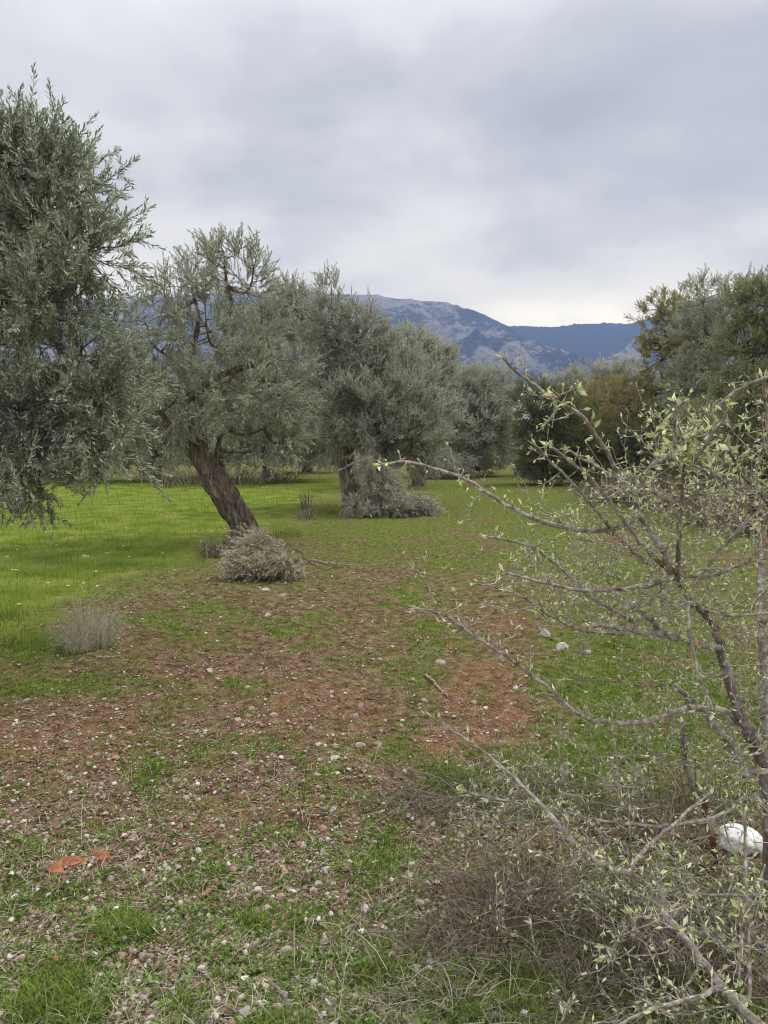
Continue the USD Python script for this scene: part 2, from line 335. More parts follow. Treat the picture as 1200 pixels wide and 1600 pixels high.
gx = axis(-6500, -4.0, 4.0, 6500, 0.035, 1.045)
gy = axis(-300, 1.2, 9.0, 7000, 0.035, 1.035)
X, Y = np.meshgrid(gx, gy, indexing='ij')
GV = np.stack([X, Y, ground_z(X, Y)], -1).reshape(-1, 3)
i, j = np.meshgrid(np.arange(len(gx) - 1), np.arange(len(gy) - 1), indexing='ij')
a = i * len(gy) + j
GF = np.vstack([np.stack([a, a + len(gy), a + len(gy) + 1], -1).reshape(-1, 3), np.stack([a, a + len(gy) + 1, a + 1], -1).reshape(-1, 3)])
gn = {'ge': ('geometry', {}), 'at': ('attribute', {'attribute': 'zone'}), 'sc': ('separate_color', {}),
      'n1': ('noise_texture', {'scale': 14.0, 'detail': 8.0, 'roughness': 0.65}), 'n2': ('noise_texture', {'scale': 1.7, 'detail': 5.0}), 'n3': ('noise_texture', {'scale': 70.0, 'detail': 4.0, 'roughness': 0.7}),
      'soil': ('rgb_ramp', {'ramp': [(0.30, (0.045, 0.026, 0.016)), (0.44, (0.135, 0.08, 0.048)), (0.56, (0.23, 0.15, 0.096)), (0.72, (0.38, 0.285, 0.205))]}),
      'red': ('rgb_ramp', {'ramp': [(0.28, (0.115, 0.052, 0.03)), (0.5, (0.245, 0.12, 0.074)), (0.75, (0.39, 0.23, 0.16))]}),
      'grn': ('rgb_ramp', {'ramp': [(0.28, (0.05, 0.08, 0.012)), (0.5, (0.115, 0.185, 0.026)), (0.72, (0.21, 0.25, 0.052))]}),
      'fld': ('rgb_ramp', {'ramp': [(0.3, (0.09, 0.145, 0.018)), (0.5, (0.165, 0.225, 0.032)), (0.7, (0.27, 0.28, 0.07))]}),
      'm1': ('mix', {}), 'm2': ('mix', {}), 'm3': ('mix', {}), 'gs': ('math', {'math_type': 'multiply', 'value2': 0.8}),
      'v': ('voronoi_texture', {'scale': 42.0}), 'vm': ('map_range', {'from_min': 0.1, 'from_max': 0.5, 'to_min': 1.0, 'to_max': 0.0, 'clamp': True}),
      'hs': ('math', {'math_type': 'multiply_add', 'value2': 0.45}),
      'bu': ('bump', {'strength': 0.9, 'distance': 0.02}), 'b': ('principled_bsdf', {'roughness': 1.0, 'specular_ior_level': 0.03})}
gl = [('ge.position', 'n1.vector'), ('ge.position', 'n2.vector'), ('ge.position', 'n3.vector'), ('ge.position', 'v.vector'), ('at.color', 'sc.color'), ('n1.fac', 'soil.fac'), ('n1.fac', 'red.fac'), ('n1.fac', 'grn.fac'), ('n2.fac', 'fld.fac'),
      ('sc.g', 'm1.fac'), ('soil.color', 'm1.color1'), ('red.color', 'm1.color2'), ('sc.r', 'gs.value1'), ('gs.value', 'm2.fac'), ('m1.color', 'm2.color1'), ('grn.color', 'm2.color2'),
      ('sc.b', 'm3.fac'), ('m2.color', 'm3.color1'), ('fld.color', 'm3.color2'), ('m3.color', 'b.base_color'),
      ('v.distance', 'vm.value'), ('vm.result', 'hs.value1'), ('n3.fac', 'hs.value3'), ('hs.value', 'bu.height'), ('bu.normal', 'b.normal')]
M['ground'] = mat('red_stony_soil', gn, gl)
gprim = obj('ground', (GV, GF), M['ground'], smooth=True, label='red stony soil of the olive grove with grassy patches', category='ground', kind='structure')
g_, r_, f_ = zones(GV[:, 0], GV[:, 1])
UsdGeom.PrimvarsAPI(gprim).CreatePrimvar('zone', Sdf.ValueTypeNames.Color3fArray, 'vertex').Set(Vt.Vec3fArray.FromNumpy(np.stack([g_, r_, f_], 1).astype(np.float32)))

# ---------------------------------------------------------------- mountains
def hill_mat(name, rock, scrub, wood, lo, hi, scale, bump):
    n = {'ge': ('geometry', {}), 'mp': ('mapping', {'scale': (1, 0.7, 1.9)}), 'n': ('noise_texture', {'scale': scale, 'detail': 10.0, 'roughness': 0.72, 'distortion': 0.6}), 'big': ('noise_texture', {'scale': scale * 0.11, 'detail': 4.0, 'distortion': 0.8}), 'n2': ('noise_texture', {'scale': scale * 5, 'detail': 6.0, 'roughness': 0.7}),
         'mu': ('math', {'math_type': 'multiply_add', 'value2': 0.9, 'value3': -0.45}), 'ad': ('math', {'math_type': 'add'}),
         'f': ('map_range', {'from_min': lo, 'from_max': hi, 'clamp': True}), 'r': ('rgb_ramp', {'ramp': [(0.3, [c * .45 for c in rock]), (0.5, rock), (0.7, [c * 1.5 for c in rock])]}), 'm': ('mix', {'color2': scrub}),
         'sx': ('separate_xyz', {}), 'zz': ('map_range', {'from_min': 210.0, 'from_max': 60.0, 'clamp': True}), 'zn': ('math', {'math_type': 'multiply_add', 'value2': 1.6, 'value3': -0.8}), 'za': ('math', {'math_type': 'add', 'use_clamp': True}), 'm2': ('mix', {'color2': wood}),
         'bu': ('bump', {'strength': bump, 'distance': 16.0}), 'b': ('principled_bsdf', {'roughness': 1.0, 'specular_ior_level': 0.0})}
    return mat(name, n, [('ge.position', 'mp.vector'), ('mp.vector', 'n.vector'), ('mp.vector', 'n2.vector'), ('mp.vector', 'big.vector'), ('big.fac', 'mu.value1'), ('mu.value', 'ad.value1'), ('n.fac', 'ad.value2'), ('ad.value', 'f.value'), ('n2.fac', 'r.fac'), ('f.result', 'm.fac'), ('r.color', 'm.color1'),
                         ('ge.position', 'sx.vector'), ('sx.z', 'zz.value'), ('big.fac', 'zn.value1'), ('zz.result', 'za.value1'), ('zn.value', 'za.value2'), ('za.value', 'm2.fac'), ('m.color', 'm2.color1'), ('m2.color', 'b.base_color'), ('n.fac', 'bu.height'), ('bu.normal', 'b.normal')])
M['rock_hill'] = hill_mat('limestone_hillside', (0.225, 0.215, 0.21), (0.03, 0.036, 0.028), (0.022, 0.03, 0.02), 0.43, 0.54, 0.04, 1.0)
M['wood_hill'] = hill_mat('wooded_hillside', (0.012, 0.018, 0.011), (0.006, 0.009, 0.006), (0.007, 0.011, 0.007), 0.35, 0.6, 0.04, 0.8)

def mountain(name, sil, D, depth, label, material, rough=1.0, nx=520, ny=140, power=1.25, jag=0.0, seed=1, rill=0.07):
    """A ridge whose skyline runs through the pixels sil at distance D; its face comes down towards the camera over depth metres."""
    sx = np.array([P(a, b, D)[0] for a, b in sil]); sz = np.array([P(a, b, D)[2] for a, b in sil])
    x = np.linspace(sx[0], sx[-1], nx)
    from scipy.interpolate import PchipInterpolator
    H = PchipInterpolator(sx, sz)(x)
    t = np.concatenate([np.linspace(-0.5, 0, 12)[:-1], np.linspace(0, 1, ny)])
    XX, T = np.meshgrid(x, t, indexing='ij')
    HH = np.repeat(H[:, None], len(t), 1)
    YY = D - depth * T
    pts = np.stack([XX / (depth * .22), YY / (depth * .5), 0 * XX], -1)
    shape = np.where(T < 0, 1 + T * 0.8, (1 - np.clip(T, 0, 1)) ** power)
    env = np.sin(np.pi * np.clip(np.abs(T), 0, 1)) ** 0.7
    ridged = 1 - np.abs(2 * meshkit.fbm(pts, 5, seed) - 1)
    fine = meshkit.fbm(pts * 6, 4, seed + 3) - 0.5
    Z = HH * shape + env * HH * rough * (0.30 * (ridged - 0.72) + 0.20 * fine)
    Z = Z + HH * rill * (meshkit.fbm(pts * 16, 4, seed + 9) - 0.5) * (0.28 + env)
    if jag:
        Z = Z + jag * meshkit.noise(np.stack([XX / 9, YY / 9, 0 * XX], -1), 5) * (T >= -0.05)
    Z = np.maximum(Z, -2 - 3 * (np.abs(T) >= 0.99))
    V = np.stack([XX, YY, Z], -1).reshape(-1, 3)
    i, j = np.meshgrid(np.arange(nx - 1), np.arange(len(t) - 1), indexing='ij')
    a = i * len(t) + j
    F = np.vstack([np.stack([a, a + len(t) + 1, a + len(t)], -1).reshape(-1, 3), np.stack([a, a + 1, a + len(t) + 1], -1).reshape(-1, 3)])
    return obj(name, (V, F), material, smooth=True, label=label, category='mountain', kind='structure')

mountain('mountain', [(-500, 560), (-250, 500), (0, 474), (120, 468), (240, 466), (340, 458), (480, 457), (540, 460), (590, 461), (615, 466), (645, 469), (690, 472), (735, 484), (765, 495), (790, 509), (815, 522), (845, 536), (880, 549), (920, 568), (1000, 610), (1080, 680)],
         2500, 1300, 'blue hazy limestone mountain with a long flat ridge behind the olive trees', M['rock_hill'], seed=4)
mountain('wooded_ridge', [(640, 600), (720, 530), (790, 511), (830, 512), (865, 513), (900, 508), (940, 507), (975, 508), (1000, 503), (1040, 492), (1150, 500), (1300, 540), (1500, 620)],
         3000, 1300, 'dark wooded ridge closing the valley beyond the mountain', M['wood_hill'], rough=0.35, jag=9.0, seed=9, power=1.05, rill=0.02)
mountain('rocky_spur', [(800, 690), (850, 622), (890, 583), (925, 566), (960, 553), (985, 541), (1010, 515), (1060, 480), (1150, 455), (1300, 440), (1600, 470), (1800, 560)],
         2300, 1100, 'rocky spur rising to the right behind the right-hand trees', M['rock_hill'], seed=14, power=1.1)

# ---------------------------------------------------------------- foliage prototypes
def spray(seed, length=0.42, shoots=8, leaf=(0.045, 0.065), lw=0.0115, gap=0.017, droop=0.12, flip=0.22):
    """A leafy olive branchlet along +z: returns (leaves, wood)."""
    rng = np.random.default_rng(seed)
    lv, wd = [], []
    def shoot(p0, d0, ln):
        n = 7
        d, p, pts, ax = nrm(d0), np.array(p0, float), [np.array(p0, float)], []
        for k in range(n):
            d = nrm(d + rng.normal(size=3) * 0.09 + np.array([0, 0, 0.05]))
            p = p + d * ln / n; pts.append(p); ax.append(d)
        pts = np.array(pts)
        wd.append(tube(pts, np.linspace(0.0028, 0.0010, n + 1), 3, False))
        m = int(ln / gap)
        s = np.linspace(0.12, 1.0, m)
        idx = np.minimum((s * n).astype(int), n - 1)
        pos = pts[idx] + (pts[idx + 1] - pts[idx]) * ((s * n) - idx)[:, None]
        axs = np.array(ax)[idx]
        side = nrm(np.cross(axs, [0.31, 0.9, 0.2])); oth = np.cross(axs, side)
        for sg in (-1, 1):
            ang = np.arange(m) * 1.6 + rng.normal(size=m) * 0.4
            rad = sg * (np.cos(ang)[:, None] * side + np.sin(ang)[:, None] * oth)
            tilt = np.clip(rng.normal(0.78, 0.16, m) - 0.35 * s ** 3, 0.25, 1.25)[:, None]
            dd = axs * np.cos(tilt) + rad * np.sin(tilt) + rng.normal(size=(m, 3)) * 0.12
            nn = axs * np.sin(tilt) - rad * np.cos(tilt) + rng.normal(size=(m, 3)) * 0.2
            nn = nn * np.where(rng.random(m) < flip, -1, 1)[:, None]
            keep = rng.random(m) > 0.08
            ll = rng.uniform(*leaf, m) * (0.72 + 0.28 * np.sin(np.pi * np.clip(s, 0.1, 0.95)))
            lv.append(leaves(pos[keep], dd[keep], nn[keep], ll[keep], rng.uniform(0.8, 1.2, keep.sum()) * lw, -0.25, -droop * rng.random(keep.sum())))
        return pts
    main = shoot((0, 0, 0), (rng.normal() * .1, rng.normal() * .1, 1), length)
    for k in range(shoots):
        q = main[1 + k % 5] + 0
        az = k * 2.4 + rng.normal() * 0.4
        el = rng.uniform(0.45, 1.0)
        shoot(q, (np.cos(az) * np.sin(el), np.sin(az) * np.sin(el), np.cos(el)), length * rng.uniform(0.4, 0.75))
    return cat(lv), cat(wd)

SPRAYS = {}
def make_protos(key, n, **kw):
    SPRAYS[key] = []
    for k in range(n):
        lv, wd = spray(100 * len(SPRAYS) + k, **kw)
        c = stage.CreateClassPrim(f'/World/{key}_{k:03d}')
        pieces(usdkit.mesh(stage, f'{c.GetPath()}/leaves', lv, M['olive']), *lv)
        usdkit.mesh(stage, f'{c.GetPath()}/wood', wd, M['twig_bark'])
        SPRAYS[key].append(c.GetPath())
make_protos('olive_spray', 6, lw=0.0135)
make_protos('silver_spray', 5, lw=0.0135, flip=0.6)
make_protos('loose_spray', 5, length=0.46, shoots=6, gap=0.021, leaf=(0.05, 0.072), lw=0.0145)
make_protos('dense_spray', 5, length=0.36, shoots=10, gap=0.015, leaf=(0.038, 0.055), lw=0.0135)
make_protos('hanging_spray', 4, length=0.5, shoots=7, gap=0.02, leaf=(0.05, 0.075), lw=0.0115, droop=0.35)

def quats(dirs, roll):
    z = nrm(dirs)
    ref = np.where(np.abs(z[:, 2:3]) < 0.9, [[0, 0, 1.0]], [[1.0, 0, 0]])
    x = nrm(np.cross(ref, z)); y = np.cross(z, x)
    c, s = np.cos(roll)[:, None], np.sin(roll)[:, None]
    xr, yr = x * c + y * s, -x * s + y * c
    return Rotation.from_matrix(np.stack([xr, yr, z], -1)).as_quat()

def scatter(name, parent, kind_key, material, pos, dirs, scales, rng, label=None):
    pi = UsdGeom.PointInstancer.Define(stage, uniq(str(parent[0].GetPath()), name))
    protos = SPRAYS[kind_key]
    for k, cp in enumerate(protos):
        x = UsdGeom.Xform.Define(stage, f'{pi.GetPath()}/leafy_spray_{k:03d}')
        x.GetPrim().GetReferences().AddInternalReference(cp)
        UsdShade.MaterialBindingAPI.Apply(stage.OverridePrim(f'{x.GetPath()}/leaves')).Bind(material)
        pi.GetPrototypesRel().AddTarget(x.GetPath())
    n = len(pos)
    q = quats(dirs, rng.uniform(0, 6.283, n))
    pi.CreateProtoIndicesAttr(Vt.IntArray.FromNumpy(rng.integers(0, len(protos), n).astype(np.int32)))
    pi.CreatePositionsAttr(Vt.Vec3fArray.FromNumpy((pos - parent[1]).astype(np.float32)))
    pi.CreateScalesAttr(Vt.Vec3fArray.FromNumpy(np.repeat(np.asarray(scales, np.float32)[:, None], 3, 1)))
    pi.CreateOrientationsAttr(Vt.QuathArray([Gf.Quath(float(w), float(a), float(b), float(c)) for a, b, c, w in q]))
    tag(pi.GetPrim(), label=label, kind='stuff')
    return pi

def bark_tube(pts, radii, n=40, sides=28, knob=0.22, seed=0):
    """A gnarled, furrowed trunk or limb."""
    p, r = spline(pts, n, radii)
    v, f = tube(p, r, sides)
    body = v[:n * sides].reshape(n, sides, 3)
    ang = np.arange(sides) * 2 * np.pi / sides
    s = np.cumsum(np.r_[0, np.linalg.norm(np.diff(p, axis=0), axis=1)])
    q = np.stack([np.cos(ang)[None] * 1.6 + 0 * s[:, None], np.sin(ang)[None] * 1.6 + 0 * s[:, None], s[:, None] * 1.8 + 0 * ang[None] + seed * 7.3], -1)
    big = meshkit.fbm(q, 3, seed) - 0.5
    twist = np.stack([np.cos(ang + 0)[None] * 4.5 + 0 * s[:, None], np.sin(ang)[None] * 4.5 + 0 * s[:, None], s[:, None] * 0.7 + seed + 0 * ang[None]], -1)
    fur = np.abs(meshkit.fbm(twist, 3, seed + 5) - 0.5)
    k = 1 + knob * 1.6 * big - knob * 0.75 * np.clip(0.16 - fur, 0, 1) / 0.16 * 0.6 + knob * .25 * (meshkit.fbm(twist * np.array([2.4, 2.4, 0.6]), 2, seed + 11) - .5)
    body = p[:, None] + (body - p[:, None]) * k[..., None]
    v = np.vstack([body.reshape(-1, 3), v[n * sides:]])
    return v, f

def tree(name, label, category, trunk, limbs, lobes, spray_key, leaf, density=34, size=1.0, up=0.7, seed=1, group='olive trees of the grove', limb_r=0.05, drop=0.0, auto=True, trunk_detail=(40, 24), hollow=0.45, knob=0.22, flatten=1.0, silver=0.75):
    """trunk: [(px, py, d, radius)] from the ground up; limbs: lists of the same; lobes: [(px, py, d, rx px, ry px, weight)] of the crown."""
    rng = np.random.default_rng(seed)
    T = np.array([P(a, b, d) for a, b, d, r in trunk]); TR = np.array([r for *_, r in trunk])
    T[0, 2] = min(T[0, 2], -0.08)
    th = thing(name, label, category, (T[0, 0], T[0, 1], 0.0), group)
    obj('trunk', bark_tube(T, TR, trunk_detail[0], trunk_detail[1], knob, seed), M['bark'], th, smooth=50)
    skel = [spline(T, 14)]
    for lb in limbs:
        q = np.array([P(a, b, d) for a, b, d, r in lb])
        obj('limb', bark_tube(q, [r for *_, r in lb], 18, 10, knob * .8, seed + len(skel)), M['bark'], th, smooth=50)
        skel.append(spline(q, 12))
    top, rtop = T[-1], TR[-1]
    pos, dirs, fine = [], [], []
    for (cx, cy, d, rx, ry, wgt) in lobes:
        c = P(cx, cy, d)
        ex, ez = rx / FPX * d, ry / FPX * d
        ey = 0.5 * (ex + ez) * flatten * .9
        if auto and wgt > 0.5:
            allp = np.vstack(skel)
            k = np.argmin(np.linalg.norm(allp - c, axis=1) + 0.6 * np.maximum(0, allp[:, 2] - c[2]))
            st = allp[k]
            midp = (st + c) / 2 + rng.normal(size=3) * 0.12 * np.linalg.norm(c - st) + np.array([0, 0, -0.08])
            q = spline([st, midp, c, c + (c - midp) * 0.35 + np.array([0, 0, 0.4 * ez])], 12)
            ln = np.linalg.norm(c - st)
            rr = np.linspace(min(rtop * 0.6, limb_r * (0.6 + 0.25 * ln)), 0.008, 12)
            obj('limb', tube(q, rr, 7), M['bark'], th, smooth=True)
            skel.append(q)
        reach = (0.2 if seed == 3 else 0.10) * size
        n = max(3, int(density * wgt * (ex * ez) ** 0.75 * (1 + 0.5 * ey)))
        ex, ez = max(ex - reach, ex * .4), max(ez - reach, ez * .4)
        u = unit(n, rng); rad = hollow + (1 - hollow) * rng.random(n) ** 0.6
        lump = 0.92 + 0.6 * (meshkit.fbm(u * 1.7 + seed, 3, seed) - 0.35)
        pp = c + u * (rad * lump)[:, None] * np.array([ex, ey, ez])
        dd = u * np.array([1, 1, 0.9]) * 0.75 + np.array([0, 0, up]) + rng.normal(size=(n, 3)) * 0.3
        low = u[:, 2] < -0.25
        dd[low, 2] -= up * (0.9 + drop)
        pos.append(pp); dirs.append(dd)
    pos, dirs = np.vstack(pos), np.vstack(dirs)
    keep = pos[:, 2] > 0.25
    pos, dirs = pos[keep], dirs[keep]
    kd = cKDTree(np.vstack(skel)); allp = np.vstack(skel)
    dist, near = kd.query(pos)
    for k in np.nonzero(rng.random(len(pos)) < 0.75)[0]:
        st = allp[near[k]]
        e = pos[k] + nrm(dirs[k]) * 0.1
        m = (st + e) / 2 + rng.normal(size=3) * 0.1 * dist[k] - nrm(dirs[k]) * 0.12 * dist[k]
        fine.append(tube(spline([st, m, e], 6), np.linspace(min(0.022, 0.006 + 0.008 * dist[k]), 0.003, 6), 4, False))
    if fine:
        obj('branchlets', cat(fine), M['twig_bark'], th, kind='stuff', smooth=True)
    sc = rng.uniform(0.75, 1.2, len(pos)) * size
    z0, z1 = np.percentile(pos[:, 2], [35, 98])
    top = rng.random(len(pos)) < silver * np.clip((pos[:, 2] - z0) / (z1 - z0), 0, 1)
    scatter('crown', th, spray_key, M[leaf], pos[~top], dirs[~top], sc[~top], rng)
    if top.any():
        scatter('young_shoots', th, 'silver_spray', M[leaf], pos[top], dirs[top] + [0, 0, .4], sc[top], rng)
    return th, len(pos)

# ---------------------------------------------------------------- the trees
base = G(386, 849); d2 = base[1]
tree('olive_tree', 'old olive tree leaning left on a bare gnarled trunk beside the cut brushwood', 'olive tree',
     [(396, 866, d2, .42), (388, 848, d2, .29), (377, 815, d2, .215), (356, 780, d2, .215), (333, 748, d2, .20), (320, 715, d2, .125), (310, 672, d2, .14), (304, 635, d2, .12)],
     [[(330, 748, d2, .15), (312, 722, d2 - .1, .11), (290, 695, d2 - .15, .095), (268, 672, d2 - .2, .085), (245, 640, d2 - .3, .06), (225, 600, d2 - .3, .04)],
      [(330, 738, d2 + .1, .07), (339, 705, d2 + .2, .05), (347, 670, d2 + .3, .045), (365, 630, d2 + .3, .035)],
      [(306, 640, d2, .09), (322, 600, d2, .07), (338, 560, d2 - .1, .055), (352, 520, d2 - .1, .04), (362, 470, d2, .025)],
      [(306, 640, d2, .09), (296, 600, d2 + .1, .065), (300, 550, d2 + .2, .05), (310, 500, d2 + .2, .035), (300, 450, d2 + .2, .02)],
      [(325, 595, d2, .06), (362, 580, d2 - .2, .05), (395, 570, d2 - .3, .035), (425, 555, d2 - .3, .02)]],
     [(352, 425, d2, 50, 50, 1.0), (392, 445, d2 + .2, 38, 50, 1.0), (300, 450, d2 + .3, 45, 40, .9), (285, 440, d2, 22, 44, .5), (240, 540, d2, 62, 66, 1.0), (325, 525, d2 - .4, 72, 74, .95), (400, 530, d2 + .3, 48, 60, 0.8),
      (428, 600, d2, 62, 72, 1.0), (350, 610, d2 - .8, 78, 58, .9), (275, 625, d2 - .5, 72, 52, 1.1), (212, 640, d2 + .3, 52, 60, 1.0), (415, 668, d2 + .1, 62, 40, 1.0), (345, 655, d2 + 1.0, 60, 38, .9), (218, 440, d2 + .5, 14, 40, .5), (258, 690, d2 + .6, 55, 42, .9), (240, 600, d2 + .9, 60, 60, .9), (375, 560, d2 + .8, 60, 60, .8), (215, 590, d2 + .2, 52, 60, .9), (262, 470, d2 + .4, 40, 44, .55), (440, 690, d2 + .3, 44, 30, .9), (395, 705, d2 + .6, 50, 22, .7)],
     'olive_spray', 'olive', density=66, size=0.86, seed=2, trunk_detail=(90, 56), knob=0.46)

D1 = 4.9
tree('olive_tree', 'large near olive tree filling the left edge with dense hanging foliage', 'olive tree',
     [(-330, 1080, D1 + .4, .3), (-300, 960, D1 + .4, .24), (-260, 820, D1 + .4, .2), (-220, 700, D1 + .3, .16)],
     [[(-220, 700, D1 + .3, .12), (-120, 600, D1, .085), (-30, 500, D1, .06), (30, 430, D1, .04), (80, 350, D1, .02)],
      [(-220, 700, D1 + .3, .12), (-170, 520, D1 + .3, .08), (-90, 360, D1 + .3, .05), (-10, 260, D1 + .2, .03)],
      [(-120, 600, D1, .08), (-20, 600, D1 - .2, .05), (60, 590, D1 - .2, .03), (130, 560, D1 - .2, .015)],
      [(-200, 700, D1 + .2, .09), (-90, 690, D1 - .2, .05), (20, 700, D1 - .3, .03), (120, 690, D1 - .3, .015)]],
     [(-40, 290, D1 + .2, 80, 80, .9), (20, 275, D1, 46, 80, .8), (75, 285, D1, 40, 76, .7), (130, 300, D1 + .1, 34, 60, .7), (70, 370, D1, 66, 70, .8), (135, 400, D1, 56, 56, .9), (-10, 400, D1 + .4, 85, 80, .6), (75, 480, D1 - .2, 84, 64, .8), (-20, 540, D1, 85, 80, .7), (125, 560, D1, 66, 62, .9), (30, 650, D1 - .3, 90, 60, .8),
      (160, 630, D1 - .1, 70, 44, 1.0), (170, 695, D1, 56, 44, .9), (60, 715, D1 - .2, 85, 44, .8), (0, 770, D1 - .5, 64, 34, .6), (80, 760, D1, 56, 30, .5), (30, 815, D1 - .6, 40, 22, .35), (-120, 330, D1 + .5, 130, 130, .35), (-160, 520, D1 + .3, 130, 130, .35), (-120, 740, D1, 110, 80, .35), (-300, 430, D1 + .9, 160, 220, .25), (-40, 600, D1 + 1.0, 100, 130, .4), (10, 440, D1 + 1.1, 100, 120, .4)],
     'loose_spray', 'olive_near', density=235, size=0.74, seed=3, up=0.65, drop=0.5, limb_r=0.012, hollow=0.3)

b = G(418, 752); d = b[1]
tree('olive_tree', 'middle-distance olive tree with a dark trunk right of the leaning olive', 'olive tree',
     [(418, 753, d, .2), (417, 735, d, .17), (414, 715, d, .15), (420, 690, d, .14)], [],
     [(448, 505, d, 44, 50, 1), (425, 560, d + 1, 50, 60, 1), (475, 560, d - 1, 42, 66, 1), (440, 630, d - 1.5, 62, 62, 1), (490, 640, d, 40, 60, 1), (400, 660, d, 60, 42, 1), (455, 690, d - 1, 55, 34, .9), (470, 500, d, 34, 44, 1), (420, 520, d + .6, 36, 46, 1), (490, 700, d - .6, 46, 26, .9), (400, 700, d, 46, 24, .9), (445, 470, d + .5, 30, 30, .8), (400, 600, d + 1, 56, 66, .9), (470, 640, d + 1.5, 60, 66, .9), (515, 670, d + 1, 40, 50, .9)],
     'dense_spray', 'olive_grey', density=56, size=1.25, seed=4, limb_r=0.07)

b = G(552, 792); d = b[1]
tree('olive_tree', 'olive tree with a torn drooping limb on a short thick trunk, mid picture', 'olive tree',
     [(556, 800, d, .32), (552, 785, d, .27), (546, 750, d, .225), (540, 715, d, .21), (538, 690, d, .18)],
     [[(538, 695, d, .13), (533, 640, d, .09), (528, 600, d, .07), (532, 560, d - .2, .05), (528, 510, d - .2, .03)],
      [(541, 705, d, .13), (575, 670, d - .3, .09), (620, 650, d - .5, .06), (660, 650, d - .5, .04)],
      [(540, 700, d, .11), (510, 660, d + .3, .08), (500, 600, d + .3, .05)]],
     [(518, 478, d, 28, 36, 1), (510, 520, d, 44, 46, 1), (555, 530, d, 45, 44, 1), (585, 545, d + .5, 38, 40, 1), (540, 580, d + .3, 60, 56, .9), (600, 600, d, 60, 52, 1), (512, 610, d, 46, 60, .9), (560, 640, d - .8, 62, 46, 1.1), (625, 650, d - .6, 66, 54, 1.2), (655, 690, d - .5, 42, 42, 1.2), (600, 690, d - .8, 62, 36, 1.2), (520, 680, d + .5, 42, 34, 1), (575, 590, d + .9, 60, 60, .9), (635, 610, d + .2, 46, 46, .9), (575, 705, d - .5, 40, 20, .8), (640, 712, d - .5, 44, 18, .8)],
     'olive_spray', 'olive_grey', density=76, size=1.05, seed=5)

d = 26.0
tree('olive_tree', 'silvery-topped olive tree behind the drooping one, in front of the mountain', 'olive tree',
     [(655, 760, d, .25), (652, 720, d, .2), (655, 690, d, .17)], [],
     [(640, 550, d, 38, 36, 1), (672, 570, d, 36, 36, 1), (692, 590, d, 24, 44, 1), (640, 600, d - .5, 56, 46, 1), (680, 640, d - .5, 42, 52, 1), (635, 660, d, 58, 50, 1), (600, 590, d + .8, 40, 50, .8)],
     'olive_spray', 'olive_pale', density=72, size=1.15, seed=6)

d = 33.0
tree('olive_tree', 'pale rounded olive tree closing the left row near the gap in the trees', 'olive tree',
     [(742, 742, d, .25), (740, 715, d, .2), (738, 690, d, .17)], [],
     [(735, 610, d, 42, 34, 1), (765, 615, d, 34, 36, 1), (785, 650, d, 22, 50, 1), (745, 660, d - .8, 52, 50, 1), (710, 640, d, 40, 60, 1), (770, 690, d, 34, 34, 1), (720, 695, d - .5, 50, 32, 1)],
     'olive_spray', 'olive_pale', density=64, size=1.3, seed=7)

# far left row, seen between the trunks
for k, (bx, by, lob) in enumerate([(243, 752, [(215, 640, 60, 62), (265, 655, 52, 52), (235, 700, 62, 32), (180, 680, 46, 48)]), (343, 747, [(330, 640, 62, 64), (370, 660, 52, 56), (345, 700, 58, 30), (300, 690, 46, 34)]),
                                  (150, 750, [(120, 640, 62, 72), (165, 660, 50, 60), (90, 690, 60, 40)]), (480, 738, [(470, 650, 46, 50), (510, 670, 44, 46), (490, 700, 48, 26)])]):
    b = G(bx, by); d = b[1]
    tree('olive_tree', ['dark olive tree at the far side of the green field behind the leaning trunk', 'far olive tree just right of the leaning trunk, across the field', 'far olive tree behind the near foliage at the left edge', 'far olive tree left of the drooping olive, at the end of the field'][k], 'olive tree',
         [(bx, by + 1, d, .26), (bx - 1, by - 18, d, .22), (bx + 3, by - 40, d, .18)], [], [(cx, cy, d + RNG.normal(), rx, ry, 1) for cx, cy, rx, ry in lob],
         'dense_spray', 'olive_grey', density=45, size=1.5, seed=20 + k, limb_r=0.07)

d = 27.0
tree('bushy_tree', 'low dark green bushy tree right of the gap, foliage down to the grass', 'tree',
     [(852, 748, d, .16), (850, 720, d, .13), (848, 690, d, .1)], [],
     [(838, 632, d, 22, 34, 1), (860, 645, d, 34, 36, 1), (835, 690, d, 30, 46, 1.2), (875, 690, d, 44, 50, 1.2), (850, 722, d - .5, 40, 26, 1.3), (905, 715, d, 40, 34, 1.2), (822, 615, d + .3, 12, 26, .8), (815, 650, d, 16, 34, .9), (890, 670, d, 36, 50, 1), (925, 725, d, 40, 28, 1), (880, 740, d - .4, 50, 18, 1)],
     'olive_spray', 'dark_green', density=80, size=1.0, up=.4, seed=30, group=None, silver=0)
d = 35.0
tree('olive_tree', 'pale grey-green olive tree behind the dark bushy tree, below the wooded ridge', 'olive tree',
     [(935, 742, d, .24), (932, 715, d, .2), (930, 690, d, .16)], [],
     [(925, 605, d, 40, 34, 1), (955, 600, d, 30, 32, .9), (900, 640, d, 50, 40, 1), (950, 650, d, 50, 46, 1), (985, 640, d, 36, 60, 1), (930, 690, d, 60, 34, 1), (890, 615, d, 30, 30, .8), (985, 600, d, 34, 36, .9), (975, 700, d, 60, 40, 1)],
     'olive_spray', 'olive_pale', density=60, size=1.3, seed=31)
d = 26.5
